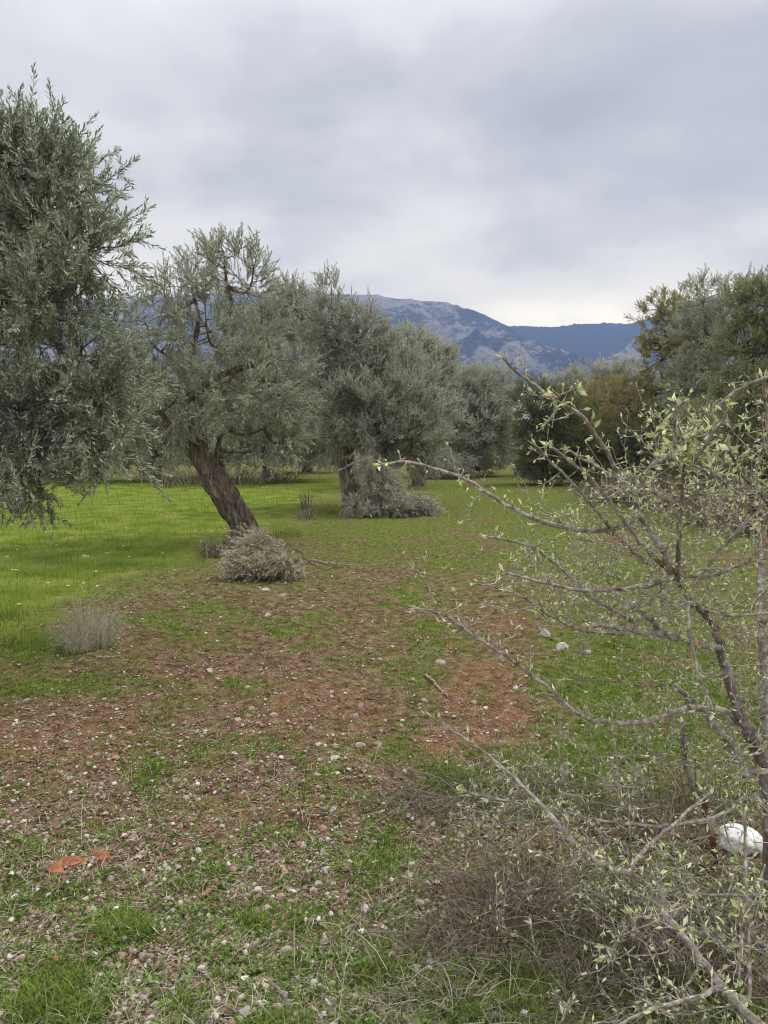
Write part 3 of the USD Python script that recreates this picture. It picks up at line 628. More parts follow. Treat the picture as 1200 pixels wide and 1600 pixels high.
tree('olive_tree', 'tall yellowish-brown olive tree behind the wire fence', 'olive tree',
     [(1085, 770, d, .24), (1082, 720, d, .2), (1075, 670, d, .17)], [[(1076, 680, d, .12), (1060, 600, d, .08), (1040, 530, d, .04)], [(1076, 680, d, .12), (1095, 600, d, .08), (1100, 520, d, .04)]],
     [(1035, 505, d, 42, 46, 1), (1070, 498, d, 42, 46, 1), (1035, 560, d, 42, 50, 1), (1080, 570, d, 46, 56, 1), (1090, 640, d, 60, 60, 1), (1030, 640, d - .5, 52, 56, 1), (985, 640, d - .5, 44, 46, 1), (1000, 690, d - .8, 52, 40, .9), (1050, 720, d - .4, 52, 36, 1), (1100, 730, d, 52, 36, 1), (1010, 735, d - .6, 46, 26, 1), (960, 690, d - .4, 34, 46, .9)],
     'dense_spray', 'yellow_olive', density=100, size=0.85, silver=.25, up=.5, seed=32)
d = 22.0
tree('olive_tree', 'airy grey-green olive top between the yellowish tree and the right edge', 'olive tree',
     [(1130, 790, d, .2), (1125, 700, d, .16), (1115, 610, d, .12)], [[(1116, 615, d, .08), (1105, 540, d, .05), (1098, 470, d, .02)]],
     [(1100, 470, d, 32, 36, .9), (1090, 530, d, 44, 50, .9), (1125, 520, d, 40, 50, .9), (1120, 590, d, 50, 56, .9), (1130, 660, d, 50, 50, .9), (1080, 610, d, 44, 56, .8)],
     'loose_spray', 'olive', density=80, size=0.95, seed=33)
d = 16.5
tree('olive_tree', 'leafy green olive tree at the right edge behind the fence', 'olive tree',
     [(1225, 830, d, .24), (1220, 760, d, .2), (1215, 690, d, .17)], [],
     [(1160, 482, d, 34, 40, 1), (1205, 480, d, 48, 46, 1), (1175, 555, d, 52, 56, 1.1), (1240, 570, d, 70, 80, .8), (1165, 630, d - .4, 48, 54, 1.1), (1215, 660, d - .6, 60, 60, 1), (1150, 690, d, 40, 42, .9), (1190, 720, d, 50, 34, .9), (1150, 755, d, 46, 30, .9), (1210, 765, d - .3, 54, 32, 1)],
     'olive_spray', 'fresh_olive', density=125, size=0.9, silver=.4, seed=34)

d = 47.0
for k, (lab, grp, lob) in enumerate([('dark bush at the far end of the field, left of the leaning trunk', 'bushes at the far end of the field', [(60, 700, 50, 36), (130, 700, 46, 36), (200, 702, 46, 34), (265, 702, 40, 34), (320, 708, 30, 26)]),
                                ('dark bush at the far end of the field, just left of the middle trunk', 'bushes left of the middle trunk', [(480, 706, 30, 26), (520, 704, 34, 30), (580, 704, 40, 30), (625, 706, 30, 30)]),
                                ('dark bush closing the far end of the grassy lane', 'bushes at the end of the lane', [(660, 702, 40, 32), (705, 702, 40, 30), (760, 702, 40, 32), (815, 704, 30, 28)]),
                                ('dark bush in the row far behind the right-hand trees', 'bushes behind the right-hand trees', [(890, 712, 46, 26), (960, 714, 50, 26), (1040, 712, 50, 28), (1120, 712, 50, 28), (1200, 712, 50, 28), (1280, 710, 50, 28)])]):
    for a, b, c, e in lob:
        tree('far_bush', lab, 'bush', [(a, 730, d, .1), (a + 1, 722, d, .08), (a + 2, 712, d, .06)], [], [(a - c * .4, b + 3, d - 1 + a * 7 % 3, c * .7, e * .85, 1), (a + c * .4, b, d + a * 5 % 3, c * .7, e, 1)], 'dense_spray', 'dark_green', density=26, size=1.7, seed=60 + k + int(a), group=grp, silver=0)

for k, (bx, by, lob, mt, lab) in enumerate([(1010, 772, [(985, 700, 46, 40), (1030, 690, 46, 50), (1000, 735, 52, 30), (950, 720, 40, 34)], 'dark_green', 'dark bush directly behind the far fence post'),
                                           (1130, 800, [(1100, 680, 50, 60), (1150, 700, 50, 56), (1080, 740, 50, 36), (1140, 755, 56, 34)], 'fresh_olive', 'green bush behind the fence between the two posts'),
                                           (905, 752, [(880, 650, 36, 40), (920, 660, 44, 46), (950, 630, 40, 40), (900, 700, 50, 40)], 'yellow_olive', 'yellowish bush left of the far fence post, behind the pear twigs')]):
    b = G(bx, by); d = b[1] + 2.8
    tree('bush', lab, 'bush', [(bx, by, d, .1), (bx + 2, by - 25, d, .08), (bx - 3, by - 50, d, .06)], [], [(a, c, d + .3 * (i - 1), rx, ry, 1) for i, (a, c, rx, ry) in enumerate(lob)], 'dense_spray', mt, density=85, size=0.9, seed=80 + k, group=None, silver=0.2)

# ---------------------------------------------------------------- cut and fallen olive branches
def brush_heap(name, label, category, lobes, leaf, key, main, density, size, seed, group=None, stems=(), spread=0.28):
    rng = np.random.default_rng(seed)
    c0 = P(*lobes[0][:3])
    th = thing(name, label, category, (c0[0], c0[1], 0.0), group)
    pos, dirs = [], []
    for cx, cy, d, rx, ry, dv in lobes:
        c = P(cx, cy, d); ex, ez = rx / FPX * d, ry / FPX * d
        n = int(density * (ex * ez) ** 0.75 * 4)
        u = unit(n, rng)
        pos.append(c + u * rng.uniform(0.35, 1.0, (n, 1)) * np.array([ex, 0.7 * (ex + ez) / 2, ez]))
        dirs.append(np.asarray(dv) + rng.normal(size=(n, 3)) * spread + u * (spread + .07))
    pos, dirs = np.vstack(pos), np.vstack(dirs)
    pos[:, 2] = np.maximum(pos[:, 2], 0.06)
    dirs[:, 2] = np.where(pos[:, 2] < 0.2, np.abs(dirs[:, 2]) * 0.2, dirs[:, 2])
    for st in stems:
        q = np.array([P(a, b, d) for a, b, d, r in st])
        p, r = spline(q, 16, [r for *_, r in st])
        p[1:-1] += rng.normal(size=(14, 3)) * 0.012
        obj('branch', tube(p, r, 7), M['twig_bark'], th, smooth=True)
    scatter('foliage', th, key, M[leaf], pos, dirs, rng.uniform(0.7, 1.15, len(pos)) * size, rng)
    return th

hb = G(415, 912); hd = hb[1] + 0.35
brush_heap('brush_heap', 'rounded heap of cut greyish olive branches at the foot of the leaning trunk', 'brush heap',
           [(416, 880, hd, 28, 26, (-.75, -.3, -.35)), (432, 852, hd + .1, 28, 22, (-.75, -.3, -.3)), (408, 885, hd - .05, 18, 20, (-.7, -.3, -.3)), (438, 878, hd, 28, 26, (-.6, -.45, -.35)), (416, 862, hd + .1, 34, 26, (-.75, -.35, -.3)), (452, 868, hd, 18, 24, (-.1, -.5, -.6))],
           'cut_leaf', 'hanging_spray', None, 120, 0.62, 40, spread=.13,
           stems=[[(452, 850, hd, .012), (470, 868, hd - .1, .010), (492, 885, hd - .2, .006), (520, 893, hd - .3, .003)], [(450, 862, hd, .01), (468, 880, hd - .1, .008), (500, 884, hd - .1, .004)], [(380, 905, hd, .016), (415, 872, hd, .012), (455, 848, hd + .1, .006)]])
kd_ = G(600, 804)[1]
brush_heap('fallen_branch', 'torn olive limb hanging to the ground with wilted silvery leaves beside the middle trunk', 'fallen branch',
           [(578, 715, kd_, 20, 26, (.1, -.25, -.9)), (592, 745, kd_, 30, 26, (.35, -.2, -.8)), (575, 770, kd_, 30, 30, (.1, -.25, -.9)), (612, 775, kd_ - .2, 44, 26, (.5, -.3, -.55)), (638, 788, kd_ - .2, 26, 16, (.6, -.3, -.5)), (570, 790, kd_ - .2, 22, 14, (.0, -.4, -.6)), (600, 795, kd_ - .3, 40, 14, (.4, -.5, -.4))],
           'wilted_leaf', 'hanging_spray', None, 46, 0.95, 41, spread=.2,
           stems=[[(558, 672, kd_ + .2, .03), (572, 700, kd_ + .1, .028), (585, 730, kd_, .02), (605, 760, kd_ - .1, .014), (640, 790, kd_ - .2, .006)], [(566, 662, kd_ + .2, .025), (582, 695, kd_ + .1, .022), (592, 735, kd_, .015), (590, 780, kd_ - .1, .006)], [(585, 715, kd_, .018), (612, 728, kd_, .014), (640, 752, kd_ - .1, .006)]])
kd3 = G(700, 748)[1]
brush_heap('fallen_branch', 'small drooping tangle of wilted olive branches at the foot of the far left row', 'fallen branch',
           [(700, 722, kd3, 34, 20, (.5, -.2, -.7)), (680, 735, kd3, 30, 12, (.1, -.2, -.8)), (715, 735, kd3, 18, 10, (.5, -.2, -.6))],
           'wilted_leaf', 'hanging_spray', None, 22, 1.3, 42, stems=[[(690, 690, kd3, .03), (705, 712, kd3, .022), (728, 740, kd3, .008)], [(694, 695, kd3, .025), (690, 720, kd3, .015), (672, 742, kd3, .006)]])
kd4 = G(812, 745)[1]
brush_heap('brush_heap', 'low grey heap of prunings on the grass at the far gap between the rows', 'brush heap',
           [(800, 732, kd4, 32, 11, (.6, -.1, .2)), (775, 735, kd4, 22, 8, (-.5, -.1, .2)), (826, 737, kd4, 20, 8, (.6, -.2, .1))], 'olive_grey', 'hanging_spray', None, 14, 1.3, 43)

# dry scrub along the fence and the field edge
def scrub(name, label, lobes, n, seed, material='scrub', height=0.5, thin=0.004, group=None, spread=0.9, tangle=0.0):
    """A dead twiggy bush: arching stems from the ground, each with side twigs."""
    rng = np.random.default_rng(seed)
    c0 = G(*lobes[0][:2])
    th = thing(name, label, 'dry bush', (c0[0], c0[1], 0.0), group)
    parts = []
    for px, py, rx, h in lobes:
        c = G(px, py); rw = rx / FPX * c[1]
        for k in range(int(n * rw ** 1.2 * 2) + 4):
            az, rr = rng.uniform(0, 6.283), rw * 0.8 * rng.random() ** 0.6
            b0 = c + np.array([math.cos(az) * rr, math.sin(az) * rr, 0]); b0[2] = ground_z(b0[0], b0[1]) - 0.01
            hh = h * rng.uniform(0.45, 1.1) * (1 - 0.5 * (rr / (rw + 1e-6)) ** 2)
            out = np.array([math.cos(az), math.sin(az), 0]) * rw * spread * rng.uniform(0.2, 0.9) + rng.normal(size=3) * 0.12 * h
            if rng.random() < tangle:      # lying and looping stems
                out = out * 1.6 + np.r_[rng.normal(size=2) * rw * .5, 0]; hh *= rng.uniform(.15, .8); b0[2] += rng.uniform(0, .5) * hh
                q = spline([b0, b0 + out * .3 + np.r_[rng.normal(size=2) * rw * .2, hh * .8], b0 + out * .7 + np.r_[rng.normal(size=2) * rw * .3, hh * rng.uniform(.3, 1)], b0 + out + np.r_[rng.normal(size=2) * rw * .3, hh * rng.uniform(0, .6)]], 7)
            else:
                q = spline([b0, b0 + out * 0.35 + [0, 0, hh * 0.65], b0 + out * 0.8 + [0, 0, hh], b0 + out * 1.25 + rng.normal(size=3) * 0.1 * h + [0, 0, hh * rng.uniform(.55, 1.1)]], 6)
            parts.append(tube(q, np.linspace(thin, thin * 0.4, len(q)), 3, False))
            for m in range(rng.integers(1, 4)):
                s = q[rng.integers(1, 6)]
                e = s + unit(1, rng)[0] * h * 0.32 + [0, 0, 0.04 * h]
                parts.append(tube([s, (s + e) / 2 + rng.normal(size=3) * 0.03 * h, e], [thin * .6, thin * .5, thin * .3], 3, False))
    obj('stems', cat(parts), M[material], th, kind='stuff')
    return th
scrub('dry_bush', 'small grey twiggy dry bush standing alone on the grass at the left', [(140, 1012, 40, .36), (120, 1020, 24, .25), (165, 1010, 22, .24)], 620, 50, 'grey_scrub', thin=0.0014, spread=0.8)
scrub('dry_bush', 'brown leafless undergrowth below the fence post', [(1010, 792, 40, .8), (960, 785, 50, .7), (1060, 800, 50, .8)], 110, 51, thin=0.008)
scrub('dry_bush', 'brown leafless undergrowth at the right edge under the green olive', [(1120, 822, 50, .75), (1180, 835, 50, .8)], 150, 52, thin=0.006)
scrub('dry_bush', 'rusty brown dry stalks at the end of the left row', [(728, 744, 22, .9), (705, 742, 14, .6)], 40, 53, thin=0.014)
scrub('dry_bush', 'strip of dry stalks along the far edge of the green field', [(372, 757, 18, .7), (400, 757, 30, .55), (440, 754, 30, .5), (300, 758, 40, .6), (255, 762, 20, .4)], 40, 54, thin=0.012)
scrub('dry_bush', 'dry grey weeds around the base of the leaning trunk', [(345, 868, 30, .3), (365, 862, 18, .32), (325, 872, 20, .2)], 150, 55, thin=0.004)
scrub('dry_bush', 'dry stalks left of the middle trunk, tinted reddish', [(482, 795, 14, .4), (478, 810, 14, .3)], 80, 56, thin=0.006)

# ---------------------------------------------------------------- fence, house, wall, masts, cables
def fence_line():
    A, B = G(1003, 770), G(1173, 833)
    step = (A - B)
    posts = [(A + step * 0.95, 1.5), (A, P(1003, 672, A[1])[2]), (B, P(1173, 688, B[1])[2]), (B - step * 0.55, 1.5)]
    th = thing('wire_fence', 'rusty iron posts strung with wire along the right-hand trees', 'fence', (A[0], A[1], 0))
    tops = []
    for k, (p, h) in enumerate(posts):
        tilt = np.array([0.03 * (-1) ** k, 0.02, 0])
        w = 0.055
        lshape = np.array([(-w, -w), (w, -w), (w, -w + .012), (-w + .012, -w + .012), (-w + .012, w), (-w, w)])
        lo = np.column_stack([lshape + p[:2], np.full(6, -0.2)]); hi = np.column_stack([lshape + p[:2] + tilt[:2], np.full(6, h)])
        f = [[i, (i + 1) % 6, 6 + (i + 1) % 6] for i in range(6)] + [[i, 6 + (i + 1) % 6, 6 + i] for i in range(6)] + [[6, 7, 8], [6, 8, 9], [6, 9, 10], [6, 10, 11]]
        obj('post', (np.vstack([lo, hi]), np.array(f)), M['rust'], th)
        tops.append((p, h, tilt))
    for lev in (0.96, 0.66, 0.36):
        pts = []
        for k in range(len(tops) - 1):
            (p, h, t), (q, g, s) = tops[k], tops[k + 1]
            for u in np.linspace(0, 1, 9)[: 9 if k == len(tops) - 2 else 8]:
                x = (p + t * lev) * (1 - u) + (q + s * lev) * u
                x[2] = lev * (h * (1 - u) + g * u) - 0.16 * 4 * u * (1 - u) * (lev > .9) - 0.05 * 4 * u * (1 - u)
                pts.append(x)
        obj('wire', tube(pts, 0.005, 5), M['wire'], th, smooth=True)
fence_line()

M['render_white'] = rough_mat('white_render', [(0.3, (0.62, 0.61, 0.58)), (0.7, (0.74, 0.73, 0.70))], 1.5, bump=0.05)
M['wall_pale'] = rough_mat('pale_wall', [(0.3, (0.42, 0.42, 0.41)), (0.7, (0.62, 0.62, 0.60))], 1.2, bump=0.1)
M['roof_tile'] = rough_mat('roof_tile', [(0.3, (0.26, 0.11, 0.07)), (0.7, (0.38, 0.19, 0.12))], 6, bump=0.2)
M['glass_dark'] = mat('window_glass', {'b': ('principled_bsdf', {'base_color': (0.05, 0.06, 0.07), 'roughness': 0.1})}, [])
M['shutter'] = mat('shutter_paint', {'b': ('principled_bsdf', {'base_color': (0.16, 0.12, 0.09), 'roughness': 0.5})}, [])
def box(x0, x1, y0, y1, z0, z1):
    m = trimesh.creation.box([x1 - x0, y1 - y0, z1 - z0]); m.apply_translation([(x0 + x1) / 2, (y0 + y1) / 2, (z0 + z1) / 2])
    return m
def house(px0, px1, pytop, d, label):
    x0, x1, h = P(px0, 600, d)[0], P(px1, 600, d)[0], P(600, pytop, d)[2]
    th = thing('house', label, 'house', ((x0 + x1) / 2, d, 0))
    obj('wall', box(x0, x1, d, d + 9, -0.3, h), M['render_white'], th)
    n = max(2, int(h / 3)); nx = max(2, int((x1 - x0) / 3.2))
    for s in range(n):
        for c in range(nx):
            cx = x0 + (c + 0.5) * (x1 - x0) / nx; z = s * h / n + h / n * 0.3
            fr = obj('window', box(cx - .62, cx + .62, d - .06, d - .002, z, z + 1.35), M['shutter'], th)
            obj('window_pane', box(cx - .5, cx + .5, d - .09, d - .062, z + .12, z + 1.23), M['glass_dark'], th)
        if s:
            obj('balcony', cat([(lambda m: (m.vertices, m.faces))(box(x0 + .2, x1 - .2, d - 1.3, d - .1, s * h / n - .12, s * h / n)), (lambda m: (m.vertices, m.faces))(box(x0 + .2, x1 - .2, d - 1.3, d - 1.22, s * h / n + .002, s * h / n + .95))]), M['render_white'], th)
    obj('roof', box(x0 - .3, x1 + .3, d - .3, d + 9.3, h + .004, h + .35), M['render_white'], th)
house(798, 880, 628, 150.0, 'white house glimpsed through the gap between the olive rows')
wd = 78.0
x0, x1 = P(352, 700, wd)[0], P(472, 700, wd)[0]
wt = thing('garden_wall', 'long pale wall glimpsed under the far olives beyond the field', 'wall', ((x0 + x1) / 2, wd, 0))
obj('wall', box(x0, x1, wd, wd + .3, -.2, 1.5), M['wall_pale'], wt)
obj('coping', box(x0 - .05, x1 + .05, wd - .05, wd + .35, 1.504, 1.62), M['render_white'], wt)
for k in range(6):
    xx = x0 + (k + .5) * (x1 - x0) / 6
    obj('pier', box(xx - .2, xx + .2, wd - .12, wd - .003, -.2, 1.498), M['render_white'], wt)

M['mast'] = mat('mast_steel', {'b': ('principled_bsdf', {'base_color': (0.07, 0.065, 0.07), 'metallic': 0.0, 'roughness': 0.6})}, [])
for px, top, bot, lab in ((494, 440, 462, 'leftmost thin antenna mast on the mountain ridge'), (506, 450, 462, 'shortest antenna mast, left of the drooping olive top on the ridge'), (549, 446, 464, 'antenna mast on the ridge, second from the right'), (575, 446, 466, 'tallest antenna mast on the ridge, the rightmost one')):
    A, B = P(px, bot, 2495), P(px, top, 2495)
    h = B[2] - A[2]
    th = thing('antenna_mast', lab, 'antenna mast', A, 'antenna masts on the mountain ridge')
    w, parts = 1.5, []
    cs = [np.array([math.cos(a), math.sin(a), 0]) for a in (0.3, 2.4, 4.5)]
    for c in cs:
        obj('leg', tube([A + c * w - [0, 0, 6], A + c * .5 + [0, 0, h]], [.7, .5], 5), M['mast'], th)
    for k in range(9):
        z0, z1 = h * k / 9, h * (k + 1) / 9
        r0, r1 = w + (.45 - w) * k / 9, w + (.45 - w) * (k + 1) / 9
        for a in range(3):
            parts.append(tube([A + cs[a] * r0 + [0, 0, z0], A + cs[(a + 1) % 3] * r1 + [0, 0, z1]], .14, 3))
    obj('bracing', cat(parts), M['mast'], th)
    obj('aerial', tube([A + [0, 0, h], A + [0, 0, h * 1.12]], [.2, .1], 5), M['mast'], th)
    for k in range(2):
        m = trimesh.creation.cylinder(radius=1.1, height=.6, sections=12); m.apply_transform(trimesh.transformations.rotation_matrix(math.pi / 2, [1, 0, 0])); m.apply_translation(A + [0.9 * (-1) ** k, -1.5, h * (.62 + .16 * k)])
        obj('dish', m, M['mast'], th)
M['cable'] = mat('cable_aluminium', {'b': ('principled_bsdf', {'base_color': (0.50, 0.51, 0.53), 'metallic': 0.2, 'roughness': 0.5})}, [])
for k in range(6):
    a, b = P(560, 606 + 9 * k, 150), P(1240, 548 + 11.0 * k, 150)
    q = [a * (1 - u) + b * u - np.array([0, 0, 3.0 * 4 * u * (1 - u)]) for u in np.linspace(0, 1, 24)]
    obj('power_cable', tube(q, 0.055, 5), M['cable'], origin=q[12], smooth=True, category='cable', group='overhead cables across the gap', label=f'{("topmost", "second from the top", "third from the top", "third from the bottom", "second from the bottom", "lowest")[k]} of six pale overhead cables across the gap')

# ---------------------------------------------------------------- the wild pear shrub in the right foreground
PEAR_BASE = np.array([1.12, 2.45, 0.0])
pear = thing('wild_pear', 'thorny wild pear shrub with opening leaf buds filling the right foreground', 'shrub', PEAR_BASE)
BR = [  # (material, points (px, py), depths (first, last), widths in px (first, last))
    ('pear_dark', [(1212, 1400), (1206, 1290), (1198, 1200), (1181, 1169), (1169, 1142), (1154, 1106), (1137, 1060), (1129, 1035), (1123, 996), (1108, 967), (1083, 944), (1073, 928), (1060, 908)], (2.45, 2.3), (40, 9)),
    ('pear_dark', [(1060, 908), (1061, 850), (1064, 800), (1068, 740), (1072, 706), (1066, 684)], (2.3, 2.2), (11, 5)),
    ('pear_bark', [(1075, 706), (1050, 708), (1033, 719), (1012, 733), (992, 750), (975, 762), (950, 780)], (2.22, 2.1), (9, 6)),
    ('pear_bark', [(1054, 700), (1054, 671), (1056, 640), (1057, 628)], (2.2, 2.15), (8, 5)),
    ('pear_bark', [(1079, 678), (1106, 652), (1131, 625), (1169, 600), (1205, 588)], (2.3, 2.15), (5, 6)),
    ('pear_bark', [(1084, 724), (1112, 677), (1129, 654), (1140, 630)], (2.2, 2.05), (7, 4)),
    ('pear_bark', [(1077, 710), (1096, 727), (1116, 731), (1132, 724)], (2.22, 2.15), (6, 3)),
    ('pear_bark', [(1074, 722), (1092, 731), (1113, 738), (1120, 752)], (2.2, 2.1), (5, 3)),
    ('pear_dark', [(1140, 705), (1158, 740), (1179, 762), (1198, 785), (1230, 830)], (2.1, 2.3), (5, 9)),
    ('pear_bark', [(1193, 590), (1197, 640), (1202, 700), (1212, 790)], (2.05, 2.2), (5, 8)),
    ('pear_bark', [(784, 559), (806, 581), (840, 604), (866, 624), (907, 649), (926, 675), (949, 709), (975, 754), (986, 770)], (1.95, 2.2), (5, 9)),
    ('pear_bark', [(866, 624), (882, 614), (902, 607)], (2.02, 1.98), (4, 2.5)),
    ('pear_bark', [(869, 628), (866, 640), (862, 655), (853, 659)], (2.03, 2.0), (4, 3)),
    ('pear_bark', [(838, 697), (859, 720), (892, 752), (919, 782), (938, 806), (962, 836), (990, 862), (1012, 880)], (2.0, 2.3), (5, 8)),
    ('pear_bark', [(859, 697), (889, 720), (922, 746), (945, 774), (975, 812), (1002, 848), (1023, 871), (1036, 882), (1058, 905)], (2.0, 2.3), (5, 11)),
    ('pear_bark', [(890, 704), (926, 726), (952, 742), (971, 752), (984, 756), (1012, 764), (1040, 782), (1064, 812)], (2.05, 2.28), (5, 8)),
    ('pear_bark', [(595, 726), (615, 723), (640, 722), (690, 735), (740, 755), (785, 785), (830, 808), (870, 822), (920, 828), (960, 826), (985, 815), (996, 806), (1012, 822), (1030, 852), (1055, 900)], (2.0, 2.32), (4.5, 13)),
    ('pear_bark', [(762, 839), (804, 846), (838, 858), (867, 881), (892, 902), (920, 930), (955, 952), (990, 972)], (2.2, 2.4), (4, 8)),
    ('pear_bark', [(790, 895), (822, 904), (854, 912), (900, 921), (950, 922), (1000, 917), (1030, 909), (1058, 900)], (2.05, 2.3), (5, 11)),
    ('pear_bark', [(742, 912), (783, 919), (817, 933), (846, 954), (875, 970), (908, 985), (945, 990), (985, 992)], (2.25, 2.4), (3.5, 6)),
    ('pear_bark', [(925, 977), (948, 978), (971, 981), (1012, 990), (1045, 996), (1072, 1000), (1124, 1012)], (2.15, 2.32), (9, 13)),
    ('pear_bark', [(960, 925), (983, 942), (1008, 962), (1033, 983), (1056, 996)], (2.4, 2.35), (8, 13)),
    ('pear_bark', [(1073, 928), (1075, 946), (1077, 981), (1083, 1019), (1094, 1060), (1108, 1092), (1112, 1110)], (2.15, 2.05), (8, 4)),
    ('pear_bark', [(987, 956), (1019, 937), (1046, 921), (1062, 912)], (2.2, 2.28), (4, 6)),
    ('pear_bark', [(1205, 871), (1158, 881), (1135, 892), (1115, 899), (1090, 898), (1064, 902)], (2.2, 2.3), (5, 8)),
    ('pear_bark', [(1192, 790), (1150, 831), (1133, 852), (1119, 867), (1100, 893), (1078, 920)], (2.2, 2.3), (5, 8)),
    ('pear_bark', [(1205, 958), (1148, 961), (1108, 956), (1087, 950), (1078, 942)], (2.2, 2.3), (5, 8)),
    ('pear_bark', [(1033, 946), (1050, 946), (1067, 947), (1082, 944)], (2.2, 2.28), (4, 7)),
    ('pear_bark', [(649, 950), (672, 955), (696, 962), (724, 981), (771, 1013), (794, 1025), (831, 1055), (859, 1076), (883, 1100), (915, 1121), (967, 1129), (1013, 1125), (1051, 1114), (1083, 1105), (1135, 1114), (1168, 1140)], (1.95, 2.4), (4, 13)),
    ('pear_bark', [(882, 1062), (940, 1063), (1000, 1066), (1040, 1063)], (2.3, 2.45), (2.5, 4)),
    ('pear_bark', [(1055, 1070), (1085, 1098), (1105, 1120), (1130, 1146), (1152, 1190)], (2.5, 2.5), (10, 15)),
    ('pear_dark', [(1068, 1129), (1067, 1162), (1072, 1198), (1085, 1240)], (2.6, 2.6), (8, 10)),
    ('pear_bark', [(1190, 830), (1191, 900), (1189, 960), (1193, 1050), (1196, 1125), (1205, 1240)], (2.7, 2.6), (14, 22)),
    ('pear_bark', [(1160, 1212), (1180, 1207), (1215, 1206)], (2.25, 2.2), (12, 15)),
    ('pear_bark', [(1210, 1172), (1170, 1180), (1140, 1182)], (2.3, 2.2), (6, 3)),
    ('pear_bark', [(661, 1109), (696, 1135), (733, 1158), (780, 1195), (817, 1228), (850, 1262), (880, 1296), (907, 1324), (939, 1351), (970, 1362), (1002, 1375), (1022, 1402), (1051, 1445), (1078, 1472), (1101, 1508), (1128, 1540), (1155, 1571), (1190, 1606), (1240, 1680)], (2.0, 1.45), (3, 20)),
    ('pear_bark', [(718, 1234), (752, 1243), (786, 1250), (840, 1261), (894, 1272), (948, 1283), (1002, 1289), (1042, 1290), (1101, 1281), (1150, 1262)], (2.05, 2.2), (4, 7)),
    ('pear_bark', [(984, 1364), (993, 1346), (1020, 1315), (1047, 1292), (1083, 1261), (1110, 1240)], (1.75, 2.1), (9, 6)),
    ('pear_bark', [(968, 1602), (1011, 1580), (1056, 1567), (1095, 1556), (1128, 1541)], (1.35, 1.47), (7, 11)),
    ('pear_bark', [(1033, 1333), (1052, 1340), (1066, 1360), (1078, 1394), (1132, 1397), (1205, 1399)], (1.8, 1.75), (3, 6)),
    ('pear_bark', [(948, 1495), (966, 1470), (984, 1445), (993, 1434), (1012, 1433), (1035, 1441), (1060, 1455)], (1.75, 1.6), (3, 5)),
    ('pear_bark', [(1163, 1270), (1165, 1330), (1166, 1378), (1170, 1486), (1172, 1560)], (1.8, 1.7), (6, 7)),
    ('pear_dark', [(1010, 1395), (1050, 1400), (1087, 1414), (1119, 1436), (1146, 1459), (1200, 1480)], (2.0, 2.1), (5, 10)),
    ('pear_dark', [(1085, 1458), (1110, 1466), (1160, 1500), (1230, 1560)], (1.9, 2.1), (5, 11)),
    ('pear_bark', [(955, 1131), (962, 1172), (967, 1223), (968, 1262)], (2.2, 2.2), (5, 3)),
    ('pear_red', [(1098, 1240), (1106, 1285), (1113, 1310), (1123, 1338), (1135, 1362)], (2.6, 2.75), (12, 15)),
    ('pear_bark', [(775, 1370), (777, 1410), (774, 1440), (800, 1455)], (2.3, 2.3), (3, 3)),
    ('pear_bark', [(830, 1448), (836, 1490), (835, 1512)], (2.2, 2.2), (3, 2.5)),
    ('pear_bark', [(876, 1600), (888, 1575), (896, 1562)], (1.8, 1.8), (6, 4)),
    ('pear_bark', [(1160, 1420), (1158, 1470), (1155, 1530)], (1.6, 1.6), (4, 5)),
]
rng = np.random.default_rng(11)
branches = []
for mname, pts, (da, db), (wa, wb) in BR:
    n = len(pts)
    u = np.cumsum(np.r_[0, np.hypot(*np.diff(np.array(pts, float), axis=0).T)]); u /= u[-1]
    dep = da + (db - da) * u + np.r_[0, rng.normal(size=n - 2) * 0.025, 0]
    q = np.array([P(a, b, e) for (a, b), e in zip(pts, dep)])
    rad = 0.8 * (wa + (wb - wa) * u) / FPX * dep / 2
    m = max(8, int(np.linalg.norm(np.diff(q, axis=0), axis=1).sum() / 0.022))
    p, r = spline(q, m, rad)
    p[1:-1] += rng.normal(size=(m - 2, 3)) * r[1:-1, None] * 0.28
    r = r * (1 + 0.22 * (rng.random(m) - 0.4) * (rng.random(m) < 0.6))
    obj('branch', tube(p, r, 9 if wb > 12 else 7), M[mname], pear, smooth=True)
    branches.append((p, r))

twigs, ROS = [], []          # ROS: (point, direction, size)
def twig(p0, d0, ln, r0, depth=0):
    n = max(3, int(ln / 0.02))
    d, p, pts = nrm(d0), np.array(p0, float), [np.array(p0, float)]
    for k in range(n):
        d = nrm(d + rng.normal(size=3) * 0.16 + np.array([0, 0, 0.03]))
        p = p + d * ln / n
        pts.append(p)
    pts = np.array(pts)
    r0 = r0 * .8
    twigs.append(tube(pts, np.linspace(r0, max(r0 * 0.45, 0.0008), n + 1), 4, False))
    for k in range(1, n + 1):
        if rng.random() < (0.56 if k < n else 1.0):
            e = nrm(rng.normal(size=3) + d * 0.5 + [0, 0, 0.5])
            s = pts[k] + e * rng.uniform(0.003, 0.012)
            twigs.append(tube([pts[k], s], [0.0014, 0.0011], 3, False))
            ROS.append((s, e, rng.uniform(0.6, 1.0)))
    if depth < 1:
        for k in range(2, n, 3):
            if rng.random() < 0.6:
                e = nrm(d * 0.7 + rng.normal(size=3) * 0.8)
                twig(pts[k], e, ln * rng.uniform(0.3, 0.6), r0 * 0.6, depth + 1)
